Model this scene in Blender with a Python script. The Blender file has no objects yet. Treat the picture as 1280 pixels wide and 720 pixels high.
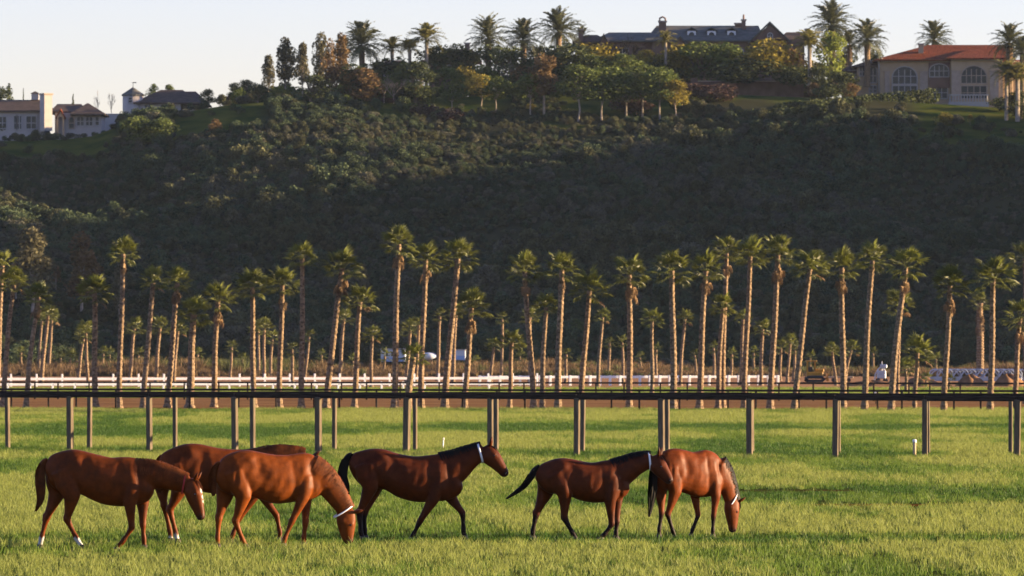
import bpy, math, random
import numpy as np
from mathutils import Vector, Matrix
random.seed(7)
R = math.radians
C = bpy.context.scene
COL = C.collection

# ------------------------------------------------------------------ camera
F = 200/36*1280          # focal length in photo pixels
H = 3.16                 # eye height
HZ = 430                 # photo row of the horizon
cam = bpy.data.cameras.new('camera'); camo = bpy.data.objects.new('camera', cam); COL.objects.link(camo)
camo.location = (0, 0, H); camo.rotation_euler = (R(90)+math.atan((HZ-360)/F), 0, 0)
cam.lens = 200; cam.sensor_width = 36; cam.clip_start = 1; cam.clip_end = 8000
cam.dof.use_dof = True; cam.dof.focus_distance = 92; cam.dof.aperture_fstop = 9
C.camera = camo

# ------------------------------------------------------------------ sky, sun, exposure
SUN_EL, SUN_AZ = 8.5, 85.0     # azimuth clockwise from +Y (the viewing direction)
W = bpy.data.worlds.new('World'); C.world = W; W.use_nodes = True
wn = W.node_tree.nodes; wl = W.node_tree.links
sky = wn.new('ShaderNodeTexSky'); sky.sky_type = 'NISHITA'; sky.sun_disc = False
sky.sun_elevation = R(SUN_EL); sky.sun_rotation = R(SUN_AZ)
sky.air_density = 1.0; sky.dust_density = 0.3; sky.ozone_density = 1.6
bg = wn['Background']; bg.inputs[1].default_value = 0.054
tintn = wn.new('ShaderNodeMix'); tintn.data_type = 'RGBA'; tintn.blend_type = 'MULTIPLY'; tintn.inputs[0].default_value = 1; tintn.inputs[7].default_value = (1.03, .95, 1.45, 1)
wl.new(sky.outputs[0], tintn.inputs[6]); wl.new(tintn.outputs[2], bg.inputs[0])
sl = bpy.data.lights.new('sun', 'SUN'); sl.energy = 4.6; sl.angle = R(0.5); sl.color = (1.0, 0.74, 0.44)
so = bpy.data.objects.new('sun', sl); COL.objects.link(so)
sd = Vector((math.cos(R(SUN_EL))*math.sin(R(SUN_AZ)), math.cos(R(SUN_EL))*math.cos(R(SUN_AZ)), math.sin(R(SUN_EL))))
so.rotation_euler = sd.to_track_quat('Z', 'Y').to_euler()
C.view_settings.view_transform = 'Standard'; C.view_settings.look = 'None'
C.view_settings.gamma = 1; C.view_settings.exposure = 2.25
C.render.engine = 'CYCLES'
C.cycles.max_bounces = 6; C.cycles.transparent_max_bounces = 4; C.cycles.use_denoising = True

# ------------------------------------------------------------------ helpers
def GD(py): return H*F/(py-HZ)                       # ground distance seen at a photo row
def P(px, py, d): return Vector(((px-640)/F*d, d, H+(HZ-py)/F*d))
def X(px, d): return (px-640)/F*d
def Zh(py, d): return H+(HZ-py)/F*d

def tag(o, label=None, cat=None, group=None, kind=None):
    if label: o['label'] = label
    if cat: o['category'] = cat
    if group: o['group'] = group
    if kind: o['kind'] = kind
    return o
def empty(name, loc=(0, 0, 0), rz=0, sc=1):
    o = bpy.data.objects.new(name, None); COL.objects.link(o)
    o.location = loc; o.rotation_euler = (0, 0, rz); o.scale = (sc,)*3 if isinstance(sc, (int, float)) else sc
    o.empty_display_size = .1
    return o
def link(name, mesh, parent=None, loc=(0, 0, 0), rot=(0, 0, 0), sc=(1, 1, 1)):
    o = bpy.data.objects.new(name, mesh); COL.objects.link(o)
    o.parent = parent; o.location = loc; o.rotation_euler = rot; o.scale = sc
    return o
def mesh_np(name, verts, faces, mat=None, smooth=False):
    """faces: (n,k) array or list of lists"""
    m = bpy.data.meshes.new(name)
    verts = np.asarray(verts, dtype=np.float32)
    if isinstance(faces, np.ndarray):
        n, k = faces.shape
        m.vertices.add(len(verts)); m.vertices.foreach_set('co', verts.ravel())
        m.loops.add(n*k); m.loops.foreach_set('vertex_index', faces.astype(np.int32).ravel())
        m.polygons.add(n); m.polygons.foreach_set('loop_start', np.arange(0, n*k, k, dtype=np.int32))
        m.update(calc_edges=True)
    else:
        m.from_pydata([tuple(v) for v in verts], [], faces); m.update()
    if smooth: m.polygons.foreach_set('use_smooth', np.ones(len(m.polygons), dtype=bool))
    for mm in (mat if isinstance(mat, (list, tuple)) else [mat]):
        if mm: m.materials.append(mm)
    return m
class MB:
    """collects solids into one mesh"""
    def __init__(s): s.v = []; s.f = []
    def add(s, vs, fs):
        b = len(s.v); s.v += [tuple(v) for v in vs]; s.f += [[b+i for i in f] for f in fs]; return s
    def box(s, x0, x1, y0, y1, z0, z1):
        return s.add([(x0,y0,z0),(x1,y0,z0),(x1,y1,z0),(x0,y1,z0),(x0,y0,z1),(x1,y0,z1),(x1,y1,z1),(x0,y1,z1)],
                     [(0,3,2,1),(4,5,6,7),(0,1,5,4),(1,2,6,5),(2,3,7,6),(3,0,4,7)])
    def bevbox(s, x0, x1, y0, y1, z0, z1, b=.01):
        vs = []
        for z, i in ((z0, b), (z0+b, 0), (z1-b, 0), (z1, b)):
            for (sx, sy) in ((0,0),(1,0),(1,1),(0,1)):
                cx = x0 if not sx else x1; cy = y0 if not sy else y1
                e = max(i, 0)
                ex = (b+e if True else 0)
                if sx == 0 and sy == 0: vs += [(cx+e, cy+b+e, z), (cx+b+e, cy+e, z)]
                if sx == 1 and sy == 0: vs += [(cx-b-e, cy+e, z), (cx-e, cy+b+e, z)]
                if sx == 1 and sy == 1: vs += [(cx-e, cy-b-e, z), (cx-b-e, cy-e, z)]
                if sx == 0 and sy == 1: vs += [(cx+b+e, cy-e, z), (cx+e, cy-b-e, z)]
        fs = [list(range(7, -1, -1)), list(range(24, 32))]
        for k in range(3):
            for j in range(8):
                a = k*8+j; c = k*8+(j+1) % 8
                fs.append((a, c, c+8, a+8))
        return s.add(vs, fs)
    def tube(s, pts, rads, n=8, cap=True):
        pts = [Vector(p) for p in pts]; vs = []; fs = []
        for i, p in enumerate(pts):
            t = (pts[min(i+1, len(pts)-1)]-pts[max(i-1, 0)]).normalized()
            a = t.cross(Vector((0, 1, 0)) if abs(t.y) < .9 else Vector((1, 0, 0))).normalized(); b = t.cross(a)
            for j in range(n):
                w = 2*math.pi*j/n
                vs.append(p+(a*math.cos(w)+b*math.sin(w))*rads[i])
        for i in range(len(pts)-1):
            for j in range(n):
                fs.append((i*n+j, i*n+(j+1) % n, (i+1)*n+(j+1) % n, (i+1)*n+j))
        if cap: fs += [tuple(range(n-1, -1, -1)), tuple((len(pts)-1)*n+j for j in range(n))]
        return s.add(vs, fs)
    def prism(s, poly, y0, y1):
        """polygon of (x,z) extruded along y"""
        n = len(poly)
        vs = [(x, y0, z) for x, z in poly]+[(x, y1, z) for x, z in poly]
        fs = [tuple(range(n)), tuple(range(2*n-1, n-1, -1))]+[(i, i+n, (i+1) % n+n, (i+1) % n) for i in range(n)]
        return s.add(vs, fs)
    def ball(s, c, r, n=10, m=6):
        c = Vector(c); r = r if isinstance(r, (tuple, list)) else (r, r, r)
        vs = [c+Vector((0, 0, -r[2]))]; fs = []
        for i in range(1, m):
            a = -math.pi/2+math.pi*i/m
            for j in range(n):
                b = 2*math.pi*j/n
                vs.append(c+Vector((r[0]*math.cos(a)*math.cos(b), r[1]*math.cos(a)*math.sin(b), r[2]*math.sin(a))))
        vs.append(c+Vector((0, 0, r[2])))
        for j in range(n): fs.append((0, 1+(j+1) % n, 1+j))
        for i in range(m-2):
            for j in range(n): fs.append((1+i*n+j, 1+i*n+(j+1) % n, 1+(i+1)*n+(j+1) % n, 1+(i+1)*n+j))
        k = 1+(m-2)*n
        for j in range(n): fs.append((k+j, k+(j+1) % n, len(vs)-1))
        return s.add(vs, fs)
    def mesh(s, name, mat, smooth=False): return mesh_np(name, s.v, s.f, mat, smooth)
    def build(s, name, mat, parent=None, smooth=False, **k): return link(name, s.mesh(name, mat, smooth), parent, **k)

# ------------------------------------------------------------------ materials
def M(name, col, rough=.8, var=.25, nscale=3.0, bump=0.0, bscale=20, trans=0.0, spec=.3, attr=None, metal=0, obj=False, stretch=None, col2=None, det=5, bdist=.004):
    m = bpy.data.materials.new(name); m.use_nodes = True
    N = m.node_tree.nodes; L = m.node_tree.links
    b = N['Principled BSDF']; b.inputs['Roughness'].default_value = rough
    b.inputs['Specular IOR Level'].default_value = spec; b.inputs['Metallic'].default_value = metal
    tc = N.new('ShaderNodeTexCoord'); src = tc.outputs['Object']
    if stretch:
        mp = N.new('ShaderNodeMapping'); mp.inputs['Scale'].default_value = stretch; L.new(src, mp.inputs[0]); src = mp.outputs[0]
    ns = N.new('ShaderNodeTexNoise'); ns.inputs['Scale'].default_value = nscale; ns.inputs['Detail'].default_value = det; L.new(src, ns.inputs['Vector'])
    rp = N.new('ShaderNodeValToRGB'); rp.color_ramp.elements[0].position = .3; rp.color_ramp.elements[1].position = .7
    c2 = col2 or tuple(min(1, c*(1+var)) for c in col); c1 = col if col2 else tuple(c*(1-var) for c in col)
    rp.color_ramp.elements[0].color = (*c1, 1); rp.color_ramp.elements[1].color = (*c2, 1)
    L.new(ns.outputs['Fac'], rp.inputs[0]); out = rp.outputs[0]
    if attr:
        at = N.new('ShaderNodeAttribute'); at.attribute_name = attr
        mx = N.new('ShaderNodeMix'); mx.data_type = 'RGBA'; mx.blend_type = 'MULTIPLY'; mx.inputs[0].default_value = 1
        L.new(out, mx.inputs[6]); L.new(at.outputs['Color'], mx.inputs[7]); out = mx.outputs[2]
    if obj:
        oi = N.new('ShaderNodeObjectInfo'); mr = N.new('ShaderNodeMapRange'); mr.inputs[3].default_value = .7; mr.inputs[4].default_value = 1.3
        L.new(oi.outputs['Random'], mr.inputs[0])
        hs = N.new('ShaderNodeHueSaturation'); L.new(mr.outputs[0], hs.inputs['Value']); L.new(out, hs.inputs['Color']); out = hs.outputs[0]
    L.new(out, b.inputs['Base Color'])
    if bump:
        n2 = N.new('ShaderNodeTexNoise'); n2.inputs['Scale'].default_value = bscale; n2.inputs['Detail'].default_value = 4; L.new(src, n2.inputs['Vector'])
        bp = N.new('ShaderNodeBump'); bp.inputs['Strength'].default_value = bump; bp.inputs['Distance'].default_value = bdist
        L.new(n2.outputs['Fac'], bp.inputs['Height']); L.new(bp.outputs[0], b.inputs['Normal'])
    if trans:
        tr = N.new('ShaderNodeBsdfTranslucent'); L.new(out, tr.inputs['Color'])
        ms = N.new('ShaderNodeMixShader'); ms.inputs[0].default_value = trans
        L.new(b.outputs[0], ms.inputs[1]); L.new(tr.outputs[0], ms.inputs[2]); L.new(ms.outputs[0], N['Material Output'].inputs['Surface'])
    return m

m_soil = M('field_soil', (.05, .06, .014), spec=0, rough=1, var=.35, nscale=.35)
m_mud = M('worn_path', (.085, .038, .012), spec=0, rough=1, var=.35, nscale=2, bump=.5, bscale=8)
m_dirt = M('dirt_track', (.20, .105, .045), spec=0, rough=1, var=.45, nscale=.5, stretch=(.25, 1, 1), bump=.8, bscale=3)
m_strip = M('far_turf', (.07, .085, .014), spec=0, rough=1, var=.3, nscale=.3)
m_sand = M('pale_sand', (.30, .165, .085), spec=0, rough=1, var=.2, nscale=.15)
m_earth = M('bare_earth', (.19, .105, .055), spec=0, rough=1, var=.3, nscale=1.5, bump=.5, bscale=6)
m_timber = M('weathered_timber', (.11, .086, .057), spec=.06, var=.35, nscale=6, stretch=(3, 3, .4), bump=.6, bscale=30)
m_rail = M('old_rail_timber', (.03, .022, .017), spec=.06, var=.5, nscale=6, stretch=(.4, 3, 3), bump=.6, bscale=30)
m_white = M('white_paint', (.75, .73, .70), var=.06, rough=.5)
m_trunk = M('palm_trunk', (.18, .125, .076), spec=.06, var=.7, nscale=3.5, stretch=(2, 2, 2.6), bump=1.0, bscale=9, det=8, bdist=.012)
m_frond = M('fan_frond', (.105, .115, .022), var=.4, nscale=1.2, trans=.45, rough=.45, spec=.35, obj=True)
m_dead = M('dead_frond', (.20, .125, .06), var=.35, nscale=2, trans=.2, obj=True)
m_pinn = M('date_frond', (.07, .075, .03), var=.3, nscale=1, trans=.25, rough=.45, obj=True)
m_queen = M('queen_frond', (.13, .12, .03), var=.3, nscale=1, trans=.35, rough=.45, obj=True)
m_bark = M('bark', (.13, .10, .075), var=.4, nscale=4)
m_palebark = M('pale_bark', (.27, .225, .175), spec=.06, var=.3, nscale=3)
m_leafD = M('leaf_dark', (.055, .068, .027), spec=.12, var=.4, nscale=.6, trans=.2, attr='tint')
m_leafG = M('leaf_green', (.09, .115, .030), spec=.12, var=.4, nscale=.6, trans=.25, attr='tint')
m_leafY = M('leaf_yellow', (.22, .18, .035), spec=.12, var=.35, nscale=.6, trans=.3, attr='tint')
m_leafO = M('leaf_rust', (.14, .09, .042), spec=.12, var=.35, nscale=.6, trans=.3, attr='tint')
m_leafE = M('leaf_eucalypt', (.11, .10, .055), spec=.12, var=.35, nscale=.8, trans=.25, attr='tint')
m_leafW = M('leaf_willow', (.17, .20, .04), spec=.12, var=.3, nscale=.6, trans=.35, attr='tint')
m_leafP = M('leaf_purple', (.06, .035, .03), spec=.12, var=.4, nscale=.8, trans=.1, attr='tint')
m_scrA = M('scrub_olive', (.074, .077, .037), spec=.12, var=.5, nscale=.5, trans=.12, attr='tint')
m_scrB = M('scrub_grey', (.10, .098, .066), spec=.12, var=.4, nscale=.5, trans=.12, attr='tint')
m_scrC = M('scrub_brown', (.075, .07, .038), spec=.12, var=.4, nscale=.5, trans=.12, attr='tint')
m_scrD = M('scrub_green', (.056, .076, .037), spec=.12, var=.4, nscale=.5, trans=.12, attr='tint')
m_reed = M('dry_reed', (.13, .085, .045), spec=.12, var=.4, nscale=1.5, trans=.25, attr='tint')
m_reedG = M('dull_weed', (.075, .08, .03), spec=.12, var=.4, nscale=1.5, trans=.25, attr='tint')
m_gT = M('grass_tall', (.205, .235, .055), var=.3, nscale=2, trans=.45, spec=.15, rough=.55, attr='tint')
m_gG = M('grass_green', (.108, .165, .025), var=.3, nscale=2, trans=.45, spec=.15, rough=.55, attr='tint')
m_gD = M('grass_dark_and_shadow', (.048, .10, .015), var=.3, nscale=2, trans=.45, spec=.15, rough=.55, attr='tint')
m_stucco = M('cream_stucco', (.40, .30, .19), spec=.06, var=.1, nscale=1)
m_grey = M('grey_stucco', (.38, .34, .31), spec=.06, var=.08, nscale=1)
m_brownwall = M('brown_wall', (.16, .10, .075), spec=.06, var=.2, nscale=1)
m_rooftile = M('red_tile', (.15, .040, .015), spec=.06, var=.6, nscale=2.2, stretch=(3, 1, 1), bump=1.0, bscale=5, det=8, bdist=.05)
m_slate = M('slate_roof', (.115, .112, .095), spec=.06, var=.3, nscale=1.2, stretch=(1, 1, 4), bump=.5, bscale=3)
m_darkroof = M('dark_roof', (.09, .065, .05), spec=.06, var=.3, nscale=1.2, stretch=(1, 1, 4))
m_glass = M('window_glass', (.025, .032, .032), var=.3, nscale=.4, rough=.2, spec=.3)
m_trim = M('white_trim', (.36, .335, .31), var=.05)
m_stone = M('stone_trim', (.33, .26, .2), var=.15, nscale=2)
m_yellow = M('machine_yellow', (.36, .19, .02), var=.15, nscale=2, rough=.5)
m_rubber = M('dark_rubber', (.03, .03, .03), var=.2)
m_steel = M('galvanised_steel', (.34, .37, .42), var=.2, nscale=2, rough=.45, metal=.3)
m_blue = M('blue_panel', (.25, .35, .55), var=.1)
m_canvas = M('white_sheet', (.5, .52, .55), var=.08, nscale=1)

# ------------------------------------------------------------------ terrain
def sstep(a, b, x):
    t = np.clip((np.asarray(x, dtype=float)-a)/(b-a), 0, 1); return t*t*(3-2*t)
RD = 800.0
_rx = [-700, -160, 0, 60, 125, 170, 220, 280, 330, 480, 560, 700, 850, 1000, 1060, 1130, 1200, 1280, 1500, 2500]
_ry = [186, 182, 174, 173, 168, 150, 140, 129, 124, 120, 118, 112, 112, 118, 120, 124, 128, 133, 136, 140]
rng = np.random.default_rng(11)
def fbm(x, y, s, seed=0):
    r = np.random.default_rng(seed); t = np.zeros_like(np.asarray(x, dtype=float))
    for o in range(5):
        for k in range(4):
            a = r.uniform(0, 6.28); ph = r.uniform(0, 6.28); f = 2**o/s*r.uniform(.7, 1.3)
            t = t+np.sin((x*math.cos(a)+y*math.sin(a))*f+ph)/(2**o)/2.2
    return t
def ridge(x):
    px = np.asarray(x, dtype=float)/RD*F+640
    return H+(HZ-np.interp(px, _rx, _ry))/F*RD
def ground_z(x, y):
    x = np.asarray(x, dtype=float); y = np.asarray(y, dtype=float)
    sh = .42*np.clip(-x-8, 0, 130)             # the left half of the bluff stands nearer
    zr = H+(ridge(x)-H)*(RD-sh)/RD
    edge = 640+fbm(x, 0*x, 30, 5)*5
    yb = y+sh
    t = np.clip((yb-edge)/(RD-edge), 0, 1.0)
    prof = .8*t+.2*(t*t*(3-2*t))
    z = zr*prof + np.clip(yb-RD, 0, 60)*.042 + np.clip(yb-RD-60, 0, 400)*.01
    z = z+(fbm(x, y, 14, 3)*1.5+fbm(x+.5*y, y*.2, 16, 13)*2.0)*np.sin(np.pi*np.clip(t, 0, 1))
    # unseen spur right of the frame, its height shaped to shade the bluff face
    sp = (57*sstep(110, 200, x))*sstep(606, 690, y)*(1-.12*sstep(770, 830, y))
    z = np.where(x > 100, np.maximum(z, sp+fbm(x, y, 20, 9)*1.0*sstep(110, 150, x)*sstep(606, 690, y)), z)
    return np.where(y < 580, -1.0, z-.4)
gx = np.concatenate([np.arange(-420, -130, 10), np.arange(-130, 140, 2.5), np.arange(140, 520, 10)]); gy = np.concatenate([np.arange(575, 830, 2.5), np.arange(830, 1200, 12)])
XX, YY = np.meshgrid(gx, gy)
ZZ = ground_z(XX, YY)
nx, ny = len(gx), len(gy)
idx = np.arange(nx*ny).reshape(ny, nx)
hf = np.stack([idx[:-1, :-1], idx[:-1, 1:], idx[1:, 1:], idx[1:, :-1]], -1).reshape(-1, 4)
m_hill = M('hill_soil', (.03, .035, .014), spec=0, rough=1, var=.5, nscale=.06, col2=(.05, .045, .024), stretch=(1, 1, 1))
def hit(px, py, dmax):
    """how far the slope seen at a photo point is, at most dmax"""
    d = np.arange(600, dmax, 1.0); z = ground_z((px-640)/F*d, d); ray = H+(HZ-py)/F*d
    k = np.nonzero((z >= ray) & (z > 1))[0]
    return float(d[k[0]]) if len(k) else dmax
def lawn_mask(x, y):
    """where the hill carries grass rather than scrub"""
    px = x/y*F+640; z = ground_z(x, y); py = HZ-(z-H)/y*F
    n = fbm(x, y, 12, 21)*7
    a = (px < 150+n) & (py < 196+n)
    b = (px > 215) & (px < 335) & (py+n < 158+(335-px)*.12)
    c = (px > 300) & (px < 1010) & (py < 152+1.2*n+8*np.sin(px*.012)) & (fbm(x, y, 7, 77) > -.35)
    d = (px > 1140) & (py+n < 185) & (py > 128)
    return a | b | c | d
HV = np.stack([XX, YY, ZZ], -1).reshape(-1, 3)
hm = mesh_np('hill', HV, hf, m_hill, True)
lm = lawn_mask(XX.ravel(), np.maximum(YY.ravel(), 590)).astype(np.float32)*(ZZ.ravel() > 12)
at = hm.color_attributes.new('lawn', 'FLOAT_COLOR', 'POINT')
at.data.foreach_set('color', np.repeat(lm[:, None], 4, 1).astype(np.float32).ravel())
N = m_hill.node_tree.nodes; L = m_hill.node_tree.links
_a = N.new('ShaderNodeAttribute'); _a.attribute_name = 'lawn'
_n = N.new('ShaderNodeTexNoise'); _n.inputs['Scale'].default_value = .25; _n.inputs['Detail'].default_value = 6
_tc = N.new('ShaderNodeTexCoord'); L.new(_tc.outputs['Object'], _n.inputs['Vector'])
_r = N.new('ShaderNodeValToRGB'); _r.color_ramp.elements[0].position = .35; _r.color_ramp.elements[1].position = .65
_r.color_ramp.elements[0].color = (.022, .042, .009, 1); _r.color_ramp.elements[1].color = (.075, .078, .016, 1)
L.new(_n.outputs['Fac'], _r.inputs[0])
_m = N.new('ShaderNodeMix'); _m.data_type = 'RGBA'
old = N['Principled BSDF'].inputs['Base Color'].links[0].from_socket
L.new(_a.outputs['Fac'], _m.inputs[0]); L.new(old, _m.inputs[6]); L.new(_r.outputs[0], _m.inputs[7]); L.new(_m.outputs[2], N['Principled BSDF'].inputs['Base Color'])
tag(link('hill', hm), kind='structure')

def sheet(name, x0, x1, y0, y1, z, mat, wob=0, seed=1):
    n = 60
    xs = np.linspace(x0, x1, n)
    a = y0+fbm(xs, 0*xs, 12, seed)*wob; b = y1+fbm(xs, 0*xs, 12, seed+1)*wob
    v = np.concatenate([np.stack([xs, a, 0*xs+z], -1), np.stack([xs, b, 0*xs+z], -1)])
    i = np.arange(n-1); f = np.stack([i, i+1, i+1+n, i+n], -1)
    return tag(link(name, mesh_np(name, v, f, mat)), kind='structure')
sheet('field', -1500, 1500, -200, 2500, 0, m_soil)
sheet('dirt_track', -120, 160, GD(513.5), GD(497), .004, m_dirt, 1.0, 2)
sheet('far_turf', -160, 200, GD(497), GD(485.5), .008, m_strip, 1.5, 4)
sheet('sand_track', -220, 260, GD(485.5), GD(469.5), .012, m_sand, 3, 6)
sheet('dry_ground', -300, 320, GD(470), 660, .016, m_earth, 3, 8)
# dirt streaks worn through the paddock grass
def streak(px0, px1, py, w, seed):
    d = GD(py); x0, x1 = X(px0, d), X(px1, d); n = 40; xs = np.linspace(x0, x1, n)
    taper = np.sin(np.linspace(.05, math.pi-.05, n))**.5
    a = d-w*taper*(.6+.5*fbm(xs, 0*xs, 2, seed)); b = d+w*taper*(.6+.5*fbm(xs, 0*xs, 2, seed+5))
    v = np.concatenate([np.stack([xs, a, 0*xs+.005], -1), np.stack([xs, b, 0*xs+.005], -1)])
    i = np.arange(n-1); f = np.stack([i, i+1, i+1+n, i+n], -1)
    tag(link('dirt_path', mesh_np('dirt_path', v, f, m_mud)), kind='structure')
    return (x0, x1, d, w)
STREAKS = [streak(920, 1070, 613, 1.00, 3), streak(1000, 1330, 631, 0.78, 4), streak(700, 830, 603, 0.45, 6)]

# ------------------------------------------------------------------ scatter (stuff)
HIDDEN = bpy.data.collections.new('variants')
def tint_mesh(m, tints):
    a = m.color_attributes.new('tint', 'FLOAT_COLOR', 'POINT')
    c = np.ones((len(m.vertices), 4), np.float32); c[:, :3] = np.asarray(tints, np.float32).reshape(len(m.vertices), -1)
    a.data.foreach_set('color', c.ravel())
def scatter(name, pts, variants, rz, sc, ix, kind='stuff'):
    col = bpy.data.collections.new(name+'_variants')
    for i, vm in enumerate(variants):
        o = bpy.data.objects.new('%s_%03d' % (name, i), vm); col.objects.link(o)
    m = bpy.data.meshes.new(name); m.vertices.add(len(pts)); m.vertices.foreach_set('co', np.asarray(pts, np.float32).ravel())
    for an, ty, dat in (('rz', 'FLOAT', rz), ('sc', 'FLOAT', sc), ('ix', 'INT', ix)):
        a = m.attributes.new(an, ty, 'POINT'); a.data.foreach_set('value', np.asarray(dat, np.float32 if ty == 'FLOAT' else np.int32))
    o = link(name, m); tag(o, kind=kind)
    g = bpy.data.node_groups.new(name, 'GeometryNodeTree')
    g.interface.new_socket('Geometry', in_out='INPUT', socket_type='NodeSocketGeometry')
    g.interface.new_socket('Geometry', in_out='OUTPUT', socket_type='NodeSocketGeometry')
    n = g.nodes; l = g.links
    gi = n.new('NodeGroupInput'); go = n.new('NodeGroupOutput')
    ci = n.new('GeometryNodeCollectionInfo'); ci.inputs['Collection'].default_value = col
    ci.inputs['Separate Children'].default_value = True; ci.inputs['Reset Children'].default_value = True
    ip = n.new('GeometryNodeInstanceOnPoints'); ip.inputs['Pick Instance'].default_value = True
    def na(nm, ty):
        q = n.new('GeometryNodeInputNamedAttribute'); q.data_type = ty; q.inputs['Name'].default_value = nm; return q.outputs['Attribute']
    cx = n.new('ShaderNodeCombineXYZ'); l.new(na('rz', 'FLOAT'), cx.inputs[2])
    l.new(gi.outputs[0], ip.inputs['Points']); l.new(ci.outputs[0], ip.inputs['Instance'])
    l.new(na('ix', 'INT'), ip.inputs['Instance Index']); l.new(cx.outputs[0], ip.inputs['Rotation']); l.new(na('sc', 'FLOAT'), ip.inputs['Scale'])
    l.new(ip.outputs[0], go.inputs[0])
    md = o.modifiers.new('scatter', 'NODES'); md.node_group = g
    return o

def blades(n, hgt, wid, spread, lean, seed, mat, tipcol=1.25):
    r = np.random.default_rng(seed); vs = []; fs = []; tn = []
    for i in range(n):
        a = r.uniform(0, 6.28); rr = spread*math.sqrt(r.uniform()); bx, by = rr*math.cos(a), rr*math.sin(a)
        h = hgt*r.uniform(.55, 1.15); az = r.uniform(0, 6.28); ln = lean*h*r.uniform(.3, 1.3); w = wid*r.uniform(.7, 1.3)
        fa = r.uniform(0, 6.28); wx, wy = w*math.cos(fa), w*math.sin(fa)
        tx, ty = math.cos(az)*ln, math.sin(az)*ln; b = len(vs); t = r.uniform(.75, 1.3)
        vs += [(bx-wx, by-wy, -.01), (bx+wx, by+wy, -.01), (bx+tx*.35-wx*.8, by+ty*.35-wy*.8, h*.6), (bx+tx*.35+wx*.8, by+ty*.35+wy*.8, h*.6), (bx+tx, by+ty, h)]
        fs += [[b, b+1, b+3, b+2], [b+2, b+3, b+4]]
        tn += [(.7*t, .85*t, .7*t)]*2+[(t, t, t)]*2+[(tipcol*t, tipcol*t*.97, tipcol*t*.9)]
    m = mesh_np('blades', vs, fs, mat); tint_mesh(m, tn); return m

def quads(centers, size, r, flat=0.0):
    """random small leaf faces"""
    n = len(centers); a = r.normal(size=(n, 3)); a /= np.linalg.norm(a, axis=1, keepdims=True)
    b = r.normal(size=(n, 3)); b -= a*(a*b).sum(1, keepdims=True); b /= np.linalg.norm(b, axis=1, keepdims=True)
    s = size*r.uniform(.5, 1.3, (n, 1)); c = centers
    v = np.stack([c-a*s, c-b*s*.55, c+a*s, c+b*s*.55], 1).reshape(-1, 3)
    f = np.arange(4*n).reshape(n, 4); return v, f
def crown_mesh(name, clusters, per, size, seed, mat, shell=.75):
    """clusters: (x,y,z,rx,ry,rz)"""
    r = np.random.default_rng(seed); C_ = []; T = []
    for cl in clusters:
        d = r.normal(size=(per, 3)); d /= np.linalg.norm(d, axis=1, keepdims=True)
        rad = r.uniform(0, 1, (per, 1))**(1/3)*(1-shell)+shell*r.uniform(.75, 1.08, (per, 1))
        C_.append(np.array(cl[:3])+d*rad*np.array(cl[3:6]))
        T.append(np.full(per, r.uniform(.65, 1.35)))
    C_ = np.concatenate(C_); T = np.concatenate(T)*r.uniform(.8, 1.2, len(C_))
    v, f = quads(C_, size, r); m = mesh_np(name, v, f, mat)
    tt = np.repeat(T, 4); tint_mesh(m, np.stack([tt, tt, tt*.95], -1)); return m

# --- grass of the paddock
r = np.random.default_rng(3)
NG = 150000
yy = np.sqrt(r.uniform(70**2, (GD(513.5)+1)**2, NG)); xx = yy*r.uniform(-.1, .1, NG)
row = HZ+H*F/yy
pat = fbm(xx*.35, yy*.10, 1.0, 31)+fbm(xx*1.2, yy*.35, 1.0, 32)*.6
dark = (np.exp(-((row-674.5+fbm(xx, yy*.2, 3, 33)*1.6)/6)**4)*(.55+.45*sstep(-6, 6, xx)) + .7*np.exp(-((row-537+xx*.1)/(6.5-xx*.16))**4)  # second term: a shadow band across the field, put into the grass colour
        + .6*np.exp(-((row-622+fbm(xx, yy*.2, 4, 34)*2)/11)**4)*sstep(-1, 3, xx) + .5*np.exp(-((row-563-(xx+13)*.25)/3.5)**4)  # last term: shadow of the fence rail, painted as darker grass
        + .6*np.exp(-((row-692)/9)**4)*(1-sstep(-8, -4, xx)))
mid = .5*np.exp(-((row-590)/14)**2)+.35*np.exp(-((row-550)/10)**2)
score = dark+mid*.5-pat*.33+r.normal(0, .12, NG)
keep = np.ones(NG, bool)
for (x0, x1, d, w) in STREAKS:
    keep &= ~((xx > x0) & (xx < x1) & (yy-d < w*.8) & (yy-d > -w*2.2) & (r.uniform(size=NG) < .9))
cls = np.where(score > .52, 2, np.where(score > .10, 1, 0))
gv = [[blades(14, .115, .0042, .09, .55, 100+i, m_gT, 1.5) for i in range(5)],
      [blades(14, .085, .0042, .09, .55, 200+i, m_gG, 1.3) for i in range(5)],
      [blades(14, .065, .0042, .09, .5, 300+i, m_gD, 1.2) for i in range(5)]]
for k, nm in enumerate(('tall_grass', 'green_grass', 'short_dark_and_shadow_grass')):
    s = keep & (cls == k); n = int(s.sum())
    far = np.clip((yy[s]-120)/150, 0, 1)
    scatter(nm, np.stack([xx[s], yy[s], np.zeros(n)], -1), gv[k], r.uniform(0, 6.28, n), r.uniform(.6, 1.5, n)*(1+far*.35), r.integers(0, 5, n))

NF = 26000
fy = r.uniform(GD(497.5), GD(486), NF); fx = fy*r.uniform(-.1, .1, NF)
scatter('far_turf_grass', np.stack([fx, fy, np.full(NF, .008)], -1), gv[1]+gv[0][:2], r.uniform(0, 6.28, NF), r.uniform(1.2, 2.2, NF), r.integers(0, 7, NF))

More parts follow.
